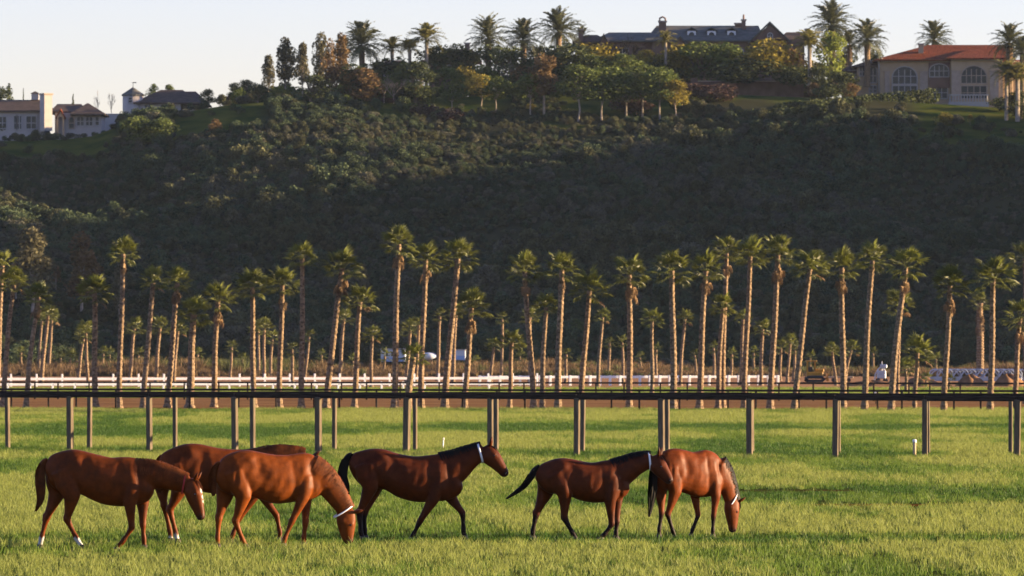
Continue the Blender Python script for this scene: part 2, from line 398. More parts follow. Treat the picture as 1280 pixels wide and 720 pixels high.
# --- scrub on the hill
def scrub(seed, mat, w, h, per=240, nc=8, size=.115):
    r = np.random.default_rng(seed); cl = []
    for i in range(nc):
        a = r.uniform(0, 6.28); q = r.uniform(0, .65)*w
        s = r.uniform(.28, .5)*w
        cl.append((q*math.cos(a), q*math.sin(a), h*r.uniform(.25, .7)*(1-.4*q/w), s, s, s*.8*h/w))
    return crown_mesh('scrub', cl, per, size, seed, mat, .7)
sv = []
for i in range(14):
    sv.append(scrub(400+i, [m_scrA, m_scrD, m_scrB, m_scrD, m_scrC, m_scrA, m_scrD, m_scrA, m_scrA, m_scrB][i % 10], 1.5, [1.6, 2.2, 1.3, 1.9][i % 4]))
NS = 42000
sx = r.uniform(-96, 110, NS); sy = r.uniform(596, 812, NS); sz = ground_z(sx, sy)
k = ~(lawn_mask(sx, sy) & (r.uniform(size=NS) > .06)) & (sy < 806) & (sz > .4) & ~((sx/sy*F+640 > 925) & (HZ-(sz-H)/sy*F < 150) & (r.uniform(size=NS) < .97)) & ~((sx/sy*F+640 > 840) & (HZ-(sz-H)/sy*F < 136))
sx, sy, sz = sx[k], sy[k], sz[k]
big = np.clip(fbm(sx, sy, 9, 41)*.5+.55, 0, 1); hgt01 = np.clip(sz/40, 0, 1)
ixs = (np.clip((fbm(sx, sy, 16, 42)*.5+.5), 0, .99)*7).astype(int)*2 % 14+r.integers(0, 2, len(sx))
ixs = np.where(r.uniform(size=len(sx)) < .3, r.integers(0, 14, len(sx)), ixs)
scatter('hillside_scrub', np.stack([sx, sy, sz], -1), sv, r.uniform(0, 6.28, len(sx)), (.30+.54*big)*r.uniform(.55, 1.45, len(sx))*np.where(r.uniform(size=len(sx)) < .05, 1.6, 1)*(1.1-.25*hgt01), ixs)

NU = 1300
ux = r.uniform(-46, 52, NU); uy = r.uniform(784, 836, NU); upx = ux/uy*F+640
un = fbm(ux, uy, 8, 61)
k = (r.uniform(size=NU) < np.where(uy > 803, .75, .06)+.5*un) & (upx > 290) & (upx < 1030) & ~((upx > 845) & (uy < 812))
ux, uy, un = ux[k], uy[k], un[k]
ug = [scrub(450+i, [m_scrA, m_leafG, m_leafP, m_scrD, m_leafG, m_leafY][i], 1.6, [2.0, 2.4, 1.2, 1.6, 2.2, 1.8][i], 240, 8, .14) for i in range(6)]
scatter('ridge_undergrowth', np.stack([ux, uy, ground_z(ux, uy)], -1), ug, r.uniform(0, 6.28, len(ux)), (.42+.35*np.clip(un+.5, 0, 1))*r.uniform(.6, 1.35, len(ux))*(1+.35*(uy > 806)), np.where(r.uniform(size=len(ux)) < .12, 5, r.integers(0, 5, len(ux))))

# --- dry reeds along the foot of the hill
def reeds(seed, mat, hgt, n=70):
    r = np.random.default_rng(seed)
    m = blades(n, hgt, .05, .8, .35, seed, mat, 1.2); return m
rv = [reeds(500+i, m_reed if i < 4 else m_reedG, 1.05+.2*(i % 3)) for i in range(6)]
NR = 5200
ry = r.uniform(548, 632, NR); rx = r.uniform(-1, 1, NR)*ry*.105
dens = fbm(rx, ry, 10, 51)
k = r.uniform(size=NR) < .75+.5*dens; rx, ry, dens = rx[k], ry[k], dens[k]
ri = np.where(fbm(rx, ry, 7, 52)+r.normal(0, .3, len(rx))+(rx*0+(ry-590)/60) > .2, r.integers(4, 6, len(rx)), r.integers(0, 4, len(rx)))
scatter('dry_reeds', np.stack([rx, ry, 0*rx], -1), rv, r.uniform(0, 6.28, len(rx)), np.clip(.6+.4*dens, .3, 1.15)*r.uniform(.6, 1.15, len(rx)), ri)

# ------------------------------------------------------------------ paddock fences
def square_post(w, h, seed):
    return MB().bevbox(-w/2, w/2, -w/2, w/2, -.05, h, .012).mesh('post', m_timber)
def fence_line(name, pxs, y_at, top, label, rots, w, railh=.14, raild=.06):
    pts = [(X(px, GD(y_at(px))), GD(y_at(px))) for px in pxs]
    t = tag(empty(name, (pts[0][0], pts[0][1], 0)), label, 'fence', 'timber fences across the paddock')
    o0 = Vector((pts[0][0], pts[0][1], 0))
    for i, (x, y) in enumerate(pts):
        pm = square_post(w*random.uniform(.92, 1.12), top-railh*.75, i)
        link('post', pm, t, Vector((x, y, 0))-o0, (R(random.uniform(-.6, .6)), R(random.uniform(-.8, .8)), R(rots(pxs[i])+random.uniform(-4, 4))))
    for i in range(len(pts)-1):
        a = Vector((*pts[i], 0))-o0; b = Vector((*pts[i+1], 0))-o0; d = b-a; ln = d.length
        rm = MB().bevbox(0, ln-.006, -raild, raild, -railh/2, railh/2, .008).mesh('rail', m_rail)
        link('rail', rm, t, (a.x, a.y, top-railh/2+random.uniform(-.012, .012)), (0, random.uniform(-.002, .002), math.atan2(d.y, d.x)))
    return t
A = [-20, 88, 187, 294, 398, 508, 613, 721, 827, 937, 1044, 1156, 1271, 1390]
B = [-95, 10, 112, 219, 316, 418, 519, 620, 728, 834, 940, 1048, 1160, 1263, 1375]
fence_line('paddock_fence', A, lambda x: 564.3+(x-88)*.0076, 1.73, 'weathered timber paddock fence with thick posts, nearest of the fences behind the horses', lambda x: -31+21*(x/1280), .155)
fence_line('paddock_fence', B, lambda x: 561.6+(x-10)*.0052, 1.75, 'second timber paddock fence close behind the nearest one, with slimmer posts', lambda x: -31+21*(x/1280), .12, .12)
def far_fence(y_at, top, label, step=46):
    pxs = list(np.arange(-40, 1340, step)); pts = [(X(p, GD(y_at(p))), GD(y_at(p))) for p in pxs]
    t = tag(empty('track_fence', (pts[0][0], pts[0][1], 0)), label, 'fence', 'dark fences along the dirt track')
    o0 = Vector((pts[0][0], pts[0][1], 0))
    pm = square_post(.085, top-.05, 3); pm.materials[0] = m_rail
    for (x, y) in pts: link('post', pm, t, Vector((x+random.uniform(-.4, .4), y, 0))-o0, (0, 0, R(random.uniform(-20, 20))))
    for i in range(len(pts)-1):
        a = Vector((*pts[i], 0))-o0; b = Vector((*pts[i+1], 0))-o0; d = b-a
        link('rail', MB().bevbox(0, d.length-.006, -.04, .04, -.05, .05, .006).mesh('rail', m_rail), t, (a.x, a.y, top-.05), (0, 0, math.atan2(d.y, d.x)))
far_fence(lambda x: 512.3+x*.0026, 1.04, 'thin dark single rail fence on the near edge of the dirt track', 47)
far_fence(lambda x: 499+x*.002, 1.03, 'thin dark single rail fence on the far edge of the dirt track', 39)

def white_fence(px0, px1, py, hgt, step, label, rails, pw, rw):
    d = GD(py); pxs = np.arange(px0, px1+.1, step); t = tag(empty('white_rail_fence', (X(px0, d), d, 0)), label, 'fence', 'white rail fences on the sand track')
    pm = MB().bevbox(-pw/2, pw/2, -pw/2, pw/2, -.05, hgt, .01).mesh('post', m_white)
    t.rotation_euler = (0, 0, R(15)); t.location.y -= (px1-px0)/F*d*.13
    for p in pxs: link('post', pm, t, ((p-px0)/F*d*1.035, 0, 0))
    ln = step/F*d*1.035
    rm = MB().bevbox(pw/2-.01, ln-pw/2+.01, -.05, .05, -rw/2, rw/2, .01).mesh('rail', m_white)
    for p in pxs[:-1]:
        for z in rails: link('rail', rm, t, ((p-px0)/F*d*1.035, -.02, z))
white_fence(-10, 665, 488.5, .62, 27, 'low white rail fence at the front of the sand track, left half', [.45], .12, .15)
white_fence(-10, 690, 483, .95, 31, 'taller white rail fence with raised posts behind the low white fence', [.58], .13, .18)
white_fence(600, 985, 482, .78, 12.5, 'white fence with closely set thick posts ending by the yellow digger', [.66], .17, .18)

# ------------------------------------------------------------------ palms
def fan_frond(seed, mat):
    r = random.Random(seed); vs = []; fs = []; pl = .74
    sag = -.05
    vs += [(0, -.018, 0), (0, .018, 0), (pl, .012, sag), (pl, -.012, sag), (0, 0, -.02), (pl, 0, sag-.02)]
    fs += [[0, 1, 2, 3], [1, 4, 5, 2], [4, 0, 3, 5]]
    n = 13
    for i in range(n):
        a = R(-84+168*i/(n-1)); ln = (.72-.18*abs(a)/1.4)*r.uniform(.88, 1.1); w = .042
        up = .07 if i % 2 else .0
        c, s = math.cos(a), math.sin(a); b = len(vs); dr = -.10*r.uniform(.6, 1.6)
        mx, my = pl+c*ln*.6, s*ln*.6
        vs += [(pl, 0, sag), (mx+s*w, my-c*w, sag+up*.3+.02*abs(s)), (mx, my, sag+up*.3+.05), (mx-s*w, my+c*w, sag+up*.3+.02*abs(s)), (pl+c*ln, s*ln, sag+dr)]
        fs += [[b, b+1, b+2], [b, b+2, b+3], [b+1, b+4, b+2], [b+2, b+4, b+3]]
    return mesh_np('frond', vs, fs, mat)
FAN = [fan_frond(i, m_frond) for i in range(6)]; FAND = [fan_frond(20+i, m_dead) for i in range(3)]
def palm_trunk(dx, h, rb, rt, seed, rings):
    r = random.Random(seed); mb = MB(); pts = []; rad = []
    for i in range(rings+1):
        t = i/rings
        pts.append((dx*(t**1.25)+.02*math.sin(t*7+seed), .015*math.sin(t*5+seed*2), h*t-.05))
        base = rb+(rt-rb)*min(1, t*1.1)+rb*.55*max(0, 1-t*9)**2
        rad.append(base*(1+(.15 if i % 2 else -.06)*r.uniform(.4, 1.2)))
    return mb.tube(pts, rad, 10).mesh('trunk', m_trunk, False)
ORD = ['first', 'second', 'third', 'fourth', 'fifth', 'sixth', 'seventh', 'eighth', 'ninth', 'tenth', 'eleventh', 'twelfth', 'thirteenth', 'fourteenth', 'fifteenth', 'sixteenth', 'seventeenth', 'eighteenth', 'nineteenth', 'twentieth', 'twenty-first', 'twenty-second', 'twenty-third', 'twenty-fourth']
def fan_palm(bx, by, cx, cy, cr, tw, label, group, parts=True, n=30, skirt=0, dy=0.0, seed=0):
    d = GD(by)+dy; s = d/F; rd = random.Random(seed*13+5)
    x0 = X(bx, d); zc = Zh(cy, d); dx = X(cx, d)-x0
    t = tag(empty('fan_palm', (x0, d, 0)), label, 'palm tree', group)
    h = zc
    link('trunk', palm_trunk(dx, h, tw*s/2*.88, tw*s/2*.68, seed, max(10, int(h/.13)) if parts else 12), t)
    k = cr*s/1.3
    pos = Vector((dx, 0, h-.05*k))
    if parts:
        for i in range(n):
            q = (i+.5)/n
            el = R(82-108*q**.9+rd.uniform(-9, 9)); az = i*2.39996+rd.uniform(-.3, .3)
            dd = q > .95 and skirt == 0 and rd.random() < .5
            kk = k*rd.uniform(.85, 1.12)*(1.0 if q < .8 else .85)
            link('frond', (FAND if dd else FAN)[i % 3 if dd else i % 6], t, pos+Vector((0, 0, -.22*k*q)), (rd.uniform(-.5, .5), -el, az), (kk, kk, kk))
        for i in range(skirt):
            kk = k*rd.uniform(.7, 1.0)
            link('dead_frond', FAND[i % 3], t, (dx*(1-.25*i/skirt), 0, h-.3*k-(2.6 if skirt > 20 else .55)*k*(i/skirt)), (rd.uniform(-.6, .6), R(rd.uniform(62, 84)), i*2.4), (kk, kk*.7, kk))
    else:
        vs = []; fs = []
        for i in range(n):
            q = (i+.5)/n; el = R(80-118*q+rd.uniform(-9, 9)); az = i*2.39996
            mt = Matrix.Translation(pos+Vector((0, 0, -.2*k*q))) @ Matrix.Rotation(az, 4, 'Z') @ Matrix.Rotation(-el, 4, 'Y') @ Matrix.Scale(k*rd.uniform(.85, 1.1), 4)
            fm = FAN[i % 6]; b = len(vs)
            vs += [mt @ v.co for v in fm.vertices]; fs += [[b+j for j in p.vertices] for p in fm.polygons]
        link('crown', mesh_np('crown', vs, fs, m_frond), t)
    return t
FRONT = [  # base x,y, crown x,y, crown half width, trunk width
 (3,510,17,355,22,7.5),(32,511,48,370,20,7.5),(119,510,118,365,26,8.5),(149,511,154,316,22,8),(179,511,192,352,20,8),(210,510,222,352,20,8.5),
 (237,510,242,392,26,11),(267,509,272,374,24,8.5),(317,510,315,358,25,8),(349,510,353,355,24,8),(377,510,378,322,22,8),(408,510,428,334,26,9),(443,510,450,376,22,8),
 (493,511,498,304,25,9),(526,510,532,323,24,8.5),(556,511,573,322,27,9.5),(581,511,590,383,24,8.5),(509,517,516,445,19,10.5),(637,510,640,427,18,7),(667,512,655,338,25,8.5),
 (677,512,682,383,18,7.5),(697,513,702,336,25,9.5),(726,512,737,362,28,8.5),(787,512,787,342,25,9),(842,513,840,337,28,9.5),(874,513,882,337,25,9),(897,511,903,384,19,7.5),(903,511,908,315,23,7.5),
 (930,511,938,319,25,8),(963,512,973,317,26,9),(993,514,1013,335,26,8.5),(1054,514,1052,333,25,9),(1080,515,1090,324,24,9),(1113,516,1132,332,28,9.5),(1143,514,1147,440,24,7),(1180,516,1188,356,26,8.5),(1238,516,1242,347,30,9),(1268,508,1275,397,26,8)]
FRONT.sort(key=lambda p: p[0])
nf = len(FRONT)
for i, p in enumerate(FRONT):
    hh = p[1]-p[3]; lean = p[2]-p[0]
    a = 'very tall' if hh > 188 else 'tall' if hh > 165 else 'mid height' if hh > 140 else 'short' if hh > 85 else 'very short'
    b = 'strongly leaning' if lean > 14 else 'slightly leaning' if lean > 6 else 'left leaning' if lean < -6 else 'straight'
    place = '%s from left' % ORD[i] if i < nf/2 else '%s from right' % ORD[nf-1-i]
    lab = '%s %s fan palm, %s in the front palm row' % (a, b, place)
    fan_palm(*p, lab, 'fan palms in the front row', True, 27, [0, 7, 0, 4, 0, 10][i % 6], random.uniform(-1.5, 1.5), i)
BACK = [(-4,500,3,331,22,8),(52,482,60,393,14,6),(61,466,65,397,13,5),(48,470,52,400,12,4.5),(110,484,107,415,16,5),(98,474,105,420,13,4.5),(88,466,88,447,12,4),(137,466,137,443,11,4),(173,466,173,443,11,4),(162,482,168,410,15,5.5),(195,478,200,408,15,5.5),(217,484,222,412,14,5.5),
 (288,474,290,433,10,4),(323,470,323,410,14,5),(330,472,330,410,14,5),(338,470,340,424,13,4.5),(366,484,365,436,11,5),(381,480,387,420,10,4),(424,482,430,398,15,5.5),(464,484,465,419,14,5),(508,478,513,413,16,5.5),(520,480,524,405,12,5),(547,476,550,394,11,5),(566,482,570,391,12,5.5),
 (613,482,617,433,13,5),(627,482,628,398,10,4.5),(662,480,663,396,14,5),(707,478,708,442,9,4.5),(747,485,753,396,13,5.5),(761,470,762,428,9,4.5),(779,480,778,427,10,4.5),(815,495,815,400,17,6),(820,470,820,436,9,4.5),(850,482,856,398,13,5),(871,470,868,443,8,4),(893,474,892,434,9,4.5),(914,472,915,442,9,4.5),(926,482,929,398,13,5.5),
 (951,482,953,411,14,5.5),(975,476,976,434,13,4.5),(984,478,988,428,13,4.5),(992,477,994,437,12,4.5),(1045,482,1040,438,12,4.5),(1056,478,1064,437,14,4.5),(1122,500,1124,381,23,6),(1133,492,1132,460,16,5),(1158,484,1158,474,11,4),(1186,488,1187,476,10,4),(1283,505,1281,322,26,8)]
BACK += [(x, 467+i % 3, x+(i % 3)-1, 440+(i*7) % 13, 8.5+(i % 3), 4) for i, x in enumerate((27, 76, 128, 150, 247, 302, 403, 441, 480, 596, 650, 726, 801, 942, 1012, 1092, 1170))]
BACK.sort(key=lambda p: p[0])
nb = len(BACK)
for i, p in enumerate(BACK):
    hh = p[1]-p[3]
    a = 'tallest' if hh > 150 else 'taller' if hh > 80 else 'slender' if hh > 55 else 'small' if hh > 35 else 'tiny'
    near = min(range(nf), key=lambda j: abs(FRONT[j][0]-p[0]))
    side = 'left' if p[0] < FRONT[near][0] else 'right'
    q = '%s from left' % ORD[near] if near < nf/2 else '%s from right' % ORD[nf-1-near]
    lab = '%s rear palm %s of front row palm %s' % (a, side, q)
    # two behind the same front palm: add which is the nearer to it
    same = [z for z in BACK if min(range(nf), key=lambda j: abs(FRONT[j][0]-z[0])) == near and ((z[0] < FRONT[near][0]) == (p[0] < FRONT[near][0]))]
    if len(same) > 1:
        kk = sorted(same, key=lambda z: abs(z[0]-FRONT[near][0])).index(p)
        lab += ', ' + ['closest to it', 'next one out', 'third out', 'fourth out', 'fifth out', 'sixth out', 'seventh out'][kk]
    fan_palm(*p, lab.replace(' just', '') if len(lab.split()) > 16 else lab, 'fan palms scattered behind the front row', p[4] >= 12, 22 if p[4] >= 12 else 16, 0, random.uniform(-2, 2), 100+i)
fan_palm(1225, 472, 1225, 378, 15, 11, 'thick fan palm shrouded in a shaggy skirt of dead fronds, right side', 'fan palms scattered behind the front row', True, 22, 70, 0, 300)

# ------------------------------------------------------------------ trees
TREES = {}
def limb_tree(seed, h, trunk_h, clusters, per, size, mat, bark, tr=.03, name='tree'):
    """mesh pair: trunk with limbs reaching into the crown clusters, and a leafy crown"""
    rd = random.Random(seed); mb = MB()
    top = Vector((rd.uniform(-.04, .04)*h, 0, trunk_h))
    mb.tube([(0, 0, -.5), top*.5+Vector((rd.uniform(-.02, .02)*h, 0, 0)), top], [tr*h*1.2, tr*h*.9, tr*h*.75], 7)
    for c in clusters:
        e = Vector(c[:3]); mid = top.lerp(e, .5)+Vector((0, 0, rd.uniform(-.03, .05)*h))
        mb.tube([top-Vector((0, 0, .05*h)), mid, e], [tr*h*.55, tr*h*.35, tr*h*.12], 5)
    return mb.mesh('trunk', bark), crown_mesh('crown', clusters, per, size, seed, mat)
def cl_round(seed, n, w, z0, z1, s):
    r = random.Random(seed); out = []
    for i in range(n):
        z = r.uniform(z0, z1); q = math.sin(math.pi*min(1, max(.08, (z-z0*.6)/(z1*1.02-z0*.6))))
        a = r.uniform(0, 6.28); d = r.uniform(.2, 1)*w*q; k = s*r.uniform(.7, 1.25)
        out.append((d*math.cos(a), d*math.sin(a), z, k*1.1, k*1.1, k*.85))
    return out
def place_tree(name, px, ytop, ybase, d, kind, label, cat='tree', wide=1.0, group='trees on the ridge', zbase=None):
    if ybase is not None: d = hit(px, ybase, d)
    z0 = float(ground_z(X(px, d), d)) if zbase is None else zbase
    zt = Zh(ytop, d); zb = z0 if ybase is None else Zh(ybase, d)
    hgt = zt-zb
    tr, cr = kind
    t = tag(empty(name, (X(px, d), d, zb), random.uniform(0, 6.28)), label, cat, group)
    sc = hgt/10.0
    wide *= 1.25 if name == 'round_tree' else 1.0
    if tr: link('trunk', tr, t, sc=(sc*wide, sc*wide, sc))
    link('crown', cr, t, sc=(sc*wide, sc*wide, sc))
    return t
def K_euc(s, mat=m_leafE): return limb_tree(s, 10, 4.0, [(c[0]*.5, c[1]*.5, c[2], c[3], c[4], c[5]*1.5) for c in cl_round(s, 20, 3.4, 3.0, 9.4, .85)], 130, .24, mat, m_palebark, .016)
def K_round(s, mat=m_leafD, per=150): return limb_tree(s, 10, 1.8, cl_round(s, 20, 3.8, 2.0, 8.9, 1.5), per, .26, mat, m_bark, .03)
def K_lolly(s, mat=m_leafG): return limb_tree(s, 10, 3.9, cl_round(s, 15, 2.2, 4.4, 8.9, 1.25), 170, .20, mat, m_palebark, .010)
def K_bush(s, mat=m_leafG): return (None, crown_mesh('crown', cl_round(s, 16, 4.6, 2.0, 8.6, 2.2), 120, .42, s, mat))
def K_cyp(s): return limb_tree(s, 10, 2.0, [(.15*math.sin(i*2), .15*math.cos(i*2), 1.6+i*.85, 1.0-.085*i, 1.0-.085*i, .85) for i in range(10)], 110, .18, m_leafD, m_bark, .02)
def bare(seed):
    rd = random.Random(seed); mb = MB()
    def grow(p, d, ln, r, k):
        e = p+d*ln; mb.tube([p, p.lerp(e, .5)+Vector((rd.uniform(-.05, .05), 0, 0))*ln, e], [r, r*.8, r*.6], 4)
        if k == 0: return
        for i in range(rd.choice((3, 4))):
            nd = (d+Vector((rd.uniform(-.7, .7), rd.uniform(-.7, .7), rd.uniform(-.1, .6)))).normalized()
            grow(p.lerp(e, rd.uniform(.55, 1)), nd, ln*rd.uniform(.55, .8), r*.6, k-1)
    grow(Vector((0, 0, -.2)), Vector((0, 0, 1)), 3.2, .16, 4)
    return mb
EUC = [K_euc(600+i) for i in range(4)]; EUCO = [K_euc(610+i, m_leafO) for i in range(3)]
RND = [K_round(620+i) for i in range(4)]; RNDG = [K_round(630+i, m_leafG) for i in range(3)]
LOL = [K_lolly(640+i) for i in range(4)]; LOLY = [K_lolly(650+i, m_leafY) for i in range(2)]
BSH = [K_bush(660+i) for i in range(3)]; BSHD = [K_bush(670+i, m_leafD) for i in range(3)]; BSHY = [K_bush(680+i, m_leafY) for i in range(3)]; BSHO = [K_bush(690+i, m_leafO) for i in range(2)]
BSHP = [K_bush(695+i, m_leafP) for i in range(2)]; WIL = K_round(700, m_leafW, 190); CYP = K_cyp(710)
rt = [
 ('eucalyptus_tree',335,70,126,812,EUC[0],'lowest of the three dark eucalyptus at the left end of the ridge grove',.8),
 ('eucalyptus_tree',356,48,126,815,EUC[1],'tall rust tipped eucalyptus standing between two darker ones, left end of the grove',1.0),
 ('eucalyptus_tree',378,55,128,812,EUC[2],'narrow eucalyptus right of the tall rust tipped one',.75),
 ('eucalyptus_tree',402,44,124,815,EUC[3],'grey leaved eucalyptus with pale stem, left of the rusty pair',.75),
 ('eucalyptus_tree',413,47,126,811,EUCO[0],'slim rusty eucalyptus left beside the large date palm',.7),
 ('eucalyptus_tree',427,44,122,816,EUCO[1],'broader rusty eucalyptus touching the large date palm',.9),
 ('round_tree',293,103,126,812,RND[0],'small dark tree at the far left foot of the ridge grove',1.2),
 ('round_tree',308,99,126,815,RND[1],'dark rounded tree second from the left foot of the ridge grove',1.2),
 ('round_tree',322,105,128,810,RND[2],'low dark tree under the leftmost eucalyptus',1.5),
 ('round_tree',390,90,128,818,RND[3],'dark tree filling the gap behind the eucalyptus trunks',1.5),
 ('round_tree',455,84,128,818,BSHO[0],'rust coloured thicket below the large date palm',1.3),
 ('round_tree',480,70,122,822,BSHD[0],'dark thicket around the small ridge pavilion',1.6),
 ('round_tree',520,76,128,812,RND[0],'dark tree right of the small ridge pavilion',1.5),
 ('round_tree',548,56,118,824,RND[1],'dark bulky tree left of the three date palms',1.2),
 ('round_tree',572,55,112,826,RND[2],'dark crown rising beside the small chimney on the ridge',.9),
 ('round_tree',583,82,120,812,BSHY[0],'small golden bush below the three date palms',1.0),
 ('round_tree',615,52,118,822,RND[3],'dark tree under the leftmost of three date palms',1.3),
 ('round_tree',640,58,120,820,RND[0],'dark tree under the middle one of three date palms',1.3),
 ('round_tree',560,84,122,818,RNDG[1],'mid green tree under the dark bulky ridge tree',1.3),
 ('round_tree',715,56,116,822,BSHD[1],'dark thicket right of the rusty poplar',1.5),
 ('round_tree',745,54,112,818,BSHY[1],'golden green bush before the left end of the slate roofed house',1.3),
 ('round_tree',735,68,118,812,RNDG[1],'green tree below the golden bush by the slate roofed house',1.5),
 ('round_tree',805,60,108,815,BSHY[2],'yellow green rounded shrub under the leafless red shrub',1.2),
 ('round_tree',778,66,118,811,RNDG[0],'green tree below the yellow green rounded shrub',1.4),
 ('round_tree',878,48,104,814,RNDG[2],'bushy golden topped tree before the slate house dormers',1.7),
 ('round_tree',852,54,106,818,BSHY[0],'golden tree left before the slate house dormers',1.2),
 ('round_tree',908,54,104,818,BSH[1],'green shrub right before the slate house dormers',1.3),
 ('round_tree',965,48,98,814,BSHY[1],'glowing orange yellow shrub right of the slate roofed house',1.4),
 ('round_tree',985,60,98,817,BSHO[1],'orange shrub close right of the glowing yellow one',1.0),
 ('round_tree',930,66,106,810,BSHD[2],'dark low shrub before the slate house right gable',1.8),
 ('willow_tree',1038,38,106,814,WIL,'bright lime green willow between date palms and small palm',1.0),
 ('round_tree',1058,62,108,842,RND[1],'dark tree behind the lime green willow',1.0),
 ('round_tree',1094,62,100,846,RND[2],'dark tree below the date palm at the red roofed house',.8),
 ('round_tree',993,80,110,810,BSHD[0],'clipped dark round shrub left of the small white stemmed palm',1.3),
 ('round_tree',1022,84,110,808,BSHD[1],'second clipped dark shrub right of the small white stemmed palm',1.3),
 ('round_tree',590,62,116,829,RND[0],'dark tree left behind the three date palms',1.1),
 ('round_tree',675,56,114,829,RND[1],'dark tree between the middle and the tallest central date palm',1.1),
 ('round_tree',695,72,116,816,RNDG[2],'green tree under the tallest central date palm',1.2),
 ('round_tree',500,82,124,814,RNDG[0],'green tree before the small ridge pavilion',1.1),
 ('round_tree',440,80,126,816,RND[2],'dark tree between the rusty eucalyptus and the large date palm',1.2),
 ('round_tree',825,72,110,812,RND[3],'dark tree under the small pale stemmed palm',1.2),
 ('round_tree',760,66,110,823,BSHD[2],'dark thicket behind the golden green bush',1.2),
 ('round_tree',1012,74,108,818,BSHY[2],'yellow green shrub behind the small white stemmed palm',1.2),
 ('round_tree',605,78,118,816,RNDG[2],'green tree under the leftmost central date palm',1.1),
 ('round_tree',655,80,120,815,BSHO[0],'rust tinged shrub under the middle central date palm',.9),
 ('round_tree',1040,102,125,812,BSHD[0],'low dark bush left below the lime green willow',1.5),
 ('round_tree',1050,90,123,812,BSHD[1],'dark bush at the foot of the lime green willow',1.5),
 ('round_tree',1180,140,158,795,BSHY[0],'small yellowish bush on the lawn below the red roofed house',1.2),
 ('round_tree',1213,142,158,797,LOLY[0],'tiny lone tree on the lawn below the red roofed house',.9),
 ('round_tree',1275,110,150,806,RND[3],'dark tree at the right edge beside the yellow palms',1.2),
 ('round_tree',1255,118,140,812,BSHD[2],'dark shrub between the two yellow palms',1.4),
 ('round_tree',0,108,160,850,RND[0],'dark tree behind the roof at the left edge',1.0),
 ('round_tree',11,104,140,850,CYP,'dark pointed conifer above the left house roof',1.3),
 ('cypress_tree',29,110,140,850,CYP,'thin cypress spike left of the bright chimney',.5),
 ('cypress_tree',91,117,145,850,CYP,'dark cypress tip above the right wing of the left house',.9),
 ('round_tree',192,104,130,850,RNDG[0],'small tree top peeping above the hip roof behind the round tower, left one',.7),
 ('round_tree',211,105,130,850,RNDG[1],'small tree top peeping above the hip roof behind the round tower, right one',.7),
 ('round_tree',260,111,134,818,RND[1],'dark tree at the right end of the hip roofed house',1.1),
 ('round_tree',2,140,170,806,BSHD[1],'dark shrub at the left edge before the left house',1.2),
 ('round_tree',172,145,182,790,BSH[0],'large mid green bush below the round tower',1.1),
 ('round_tree',203,148,180,788,BSH[1],'wide mid green bush below the hip roofed house',1.2),
 ('round_tree',268,148,172,787,BSHO[0],'rust tan feathery bush on the lit slope',.8),
]
for (nm, px, yt, yb, d, kd, lab, wd) in rt: place_tree(nm, px, yt, yb, d, kd, lab, 'tree', wd)
lol = [(566,100,142),(601,92,138),(620,92,142),(663,88,144),(680,64,144),(722,78,152),(752,79,152),(783,86,150),(803,78,148),(825,82,150),(845,98,150)]
LL = ['first','second','third','fourth','fifth, rust coloured','sixth','seventh','eighth','ninth','tenth','eleventh']
for i, (px, yt, yb) in enumerate(lol):
    d = 800-random.uniform(0, 8)
    place_tree('trimmed_tree', px, yt, yb, d, LOLY[i % 2] if i in (1, 10) else (EUCO[2] if i == 4 else LOL[i % 4]), 'pale stemmed trimmed tree on the upper slope, %s from left in the row' % LL[i], 'tree', 1.75 if i != 4 else 1.2, 'trimmed trees on the upper slope')
# dark purple ground cover below the trimmed trees: shrubs
for i, (px, yt, yb, d, wd, lab) in enumerate([(525,128,148,796,2.4,'purple leaved shrub bed below the ridge pavilion'),(560,134,156,795,2.0,'purple leaved shrub bed under the leftmost trimmed trees'),(865,101,126,803,2.2,'purple leaved shrub bed below the retaining wall, left part'),(900,103,128,802,2.2,'purple leaved shrub bed below the retaining wall, right part'),(790,118,145,798,2.2,'purple leaved shrub bed under the middle trimmed trees')]):
    place_tree('purple_shrub', px, yt, yb, d, BSHP[i % 2], lab, 'shrub', wd, 'purple shrubs on the upper slope')
# rust hedge plants
for i, px in enumerate((1018, 1042, 1063)):
    place_tree('rust_shrub', px, 103, 122, 806, BSHO[i % 2], 'rust red shrub on the hedge, %s of three beside the red roofed house' % ('left one', 'middle one', 'right one')[i], 'shrub', 1.4, 'rust shrubs by the hedge')
# willows with the last sun at the foot of the hill
for i, (px, yt, wd, k, lab) in enumerate([(40,288,1.25,EUC[0],'tall tawny half bare tree at the hill foot, far left'),(102,294,1.2,EUCO[1],'tall tawny half bare tree at the hill foot, right of the far left one'),(20,325,.9,EUCO[2],'lower tawny tree at the left edge of the hill foot'),(70,330,.9,EUCO[2],'lower tawny tree between the two tall tawny ones'),(150,330,.7,EUC[0],'dim olive tree behind the tall third palm'),(282,345,1.3,EUC[3],'dim tawny tree right of the tall left palms'),(455,330,.6,EUC[1],'dim brown tree behind the middle palms'),(720,398,1.3,RNDG[0],'dark bush behind the middle palms at the hill foot')]):
    place_tree('tawny_tree', px, yt, None, 652+6*i % 20, k, lab, 'tree', wd, 'trees at the foot of the hill')
def bare_tree(px, yt, yb, d, seed, mat, label, wide=1.0):
    d = hit(px, yb, d)
    t = tag(empty('bare_tree', (X(px, d), d, Zh(yb, d)), seed), label, 'tree', 'bare trees on the ridge')
    mb = bare(seed); hz = max(v[2] for v in mb.v); sc = (Zh(yt, d)-Zh(yb, d))/hz
    link('trunk', mb.mesh('trunk', mat), t, sc=(sc*wide, sc*wide, sc))
bare_tree(122, 112, 150, 830, 3, m_palebark, 'leafless pale tree left of the round tower, narrower one', .5)
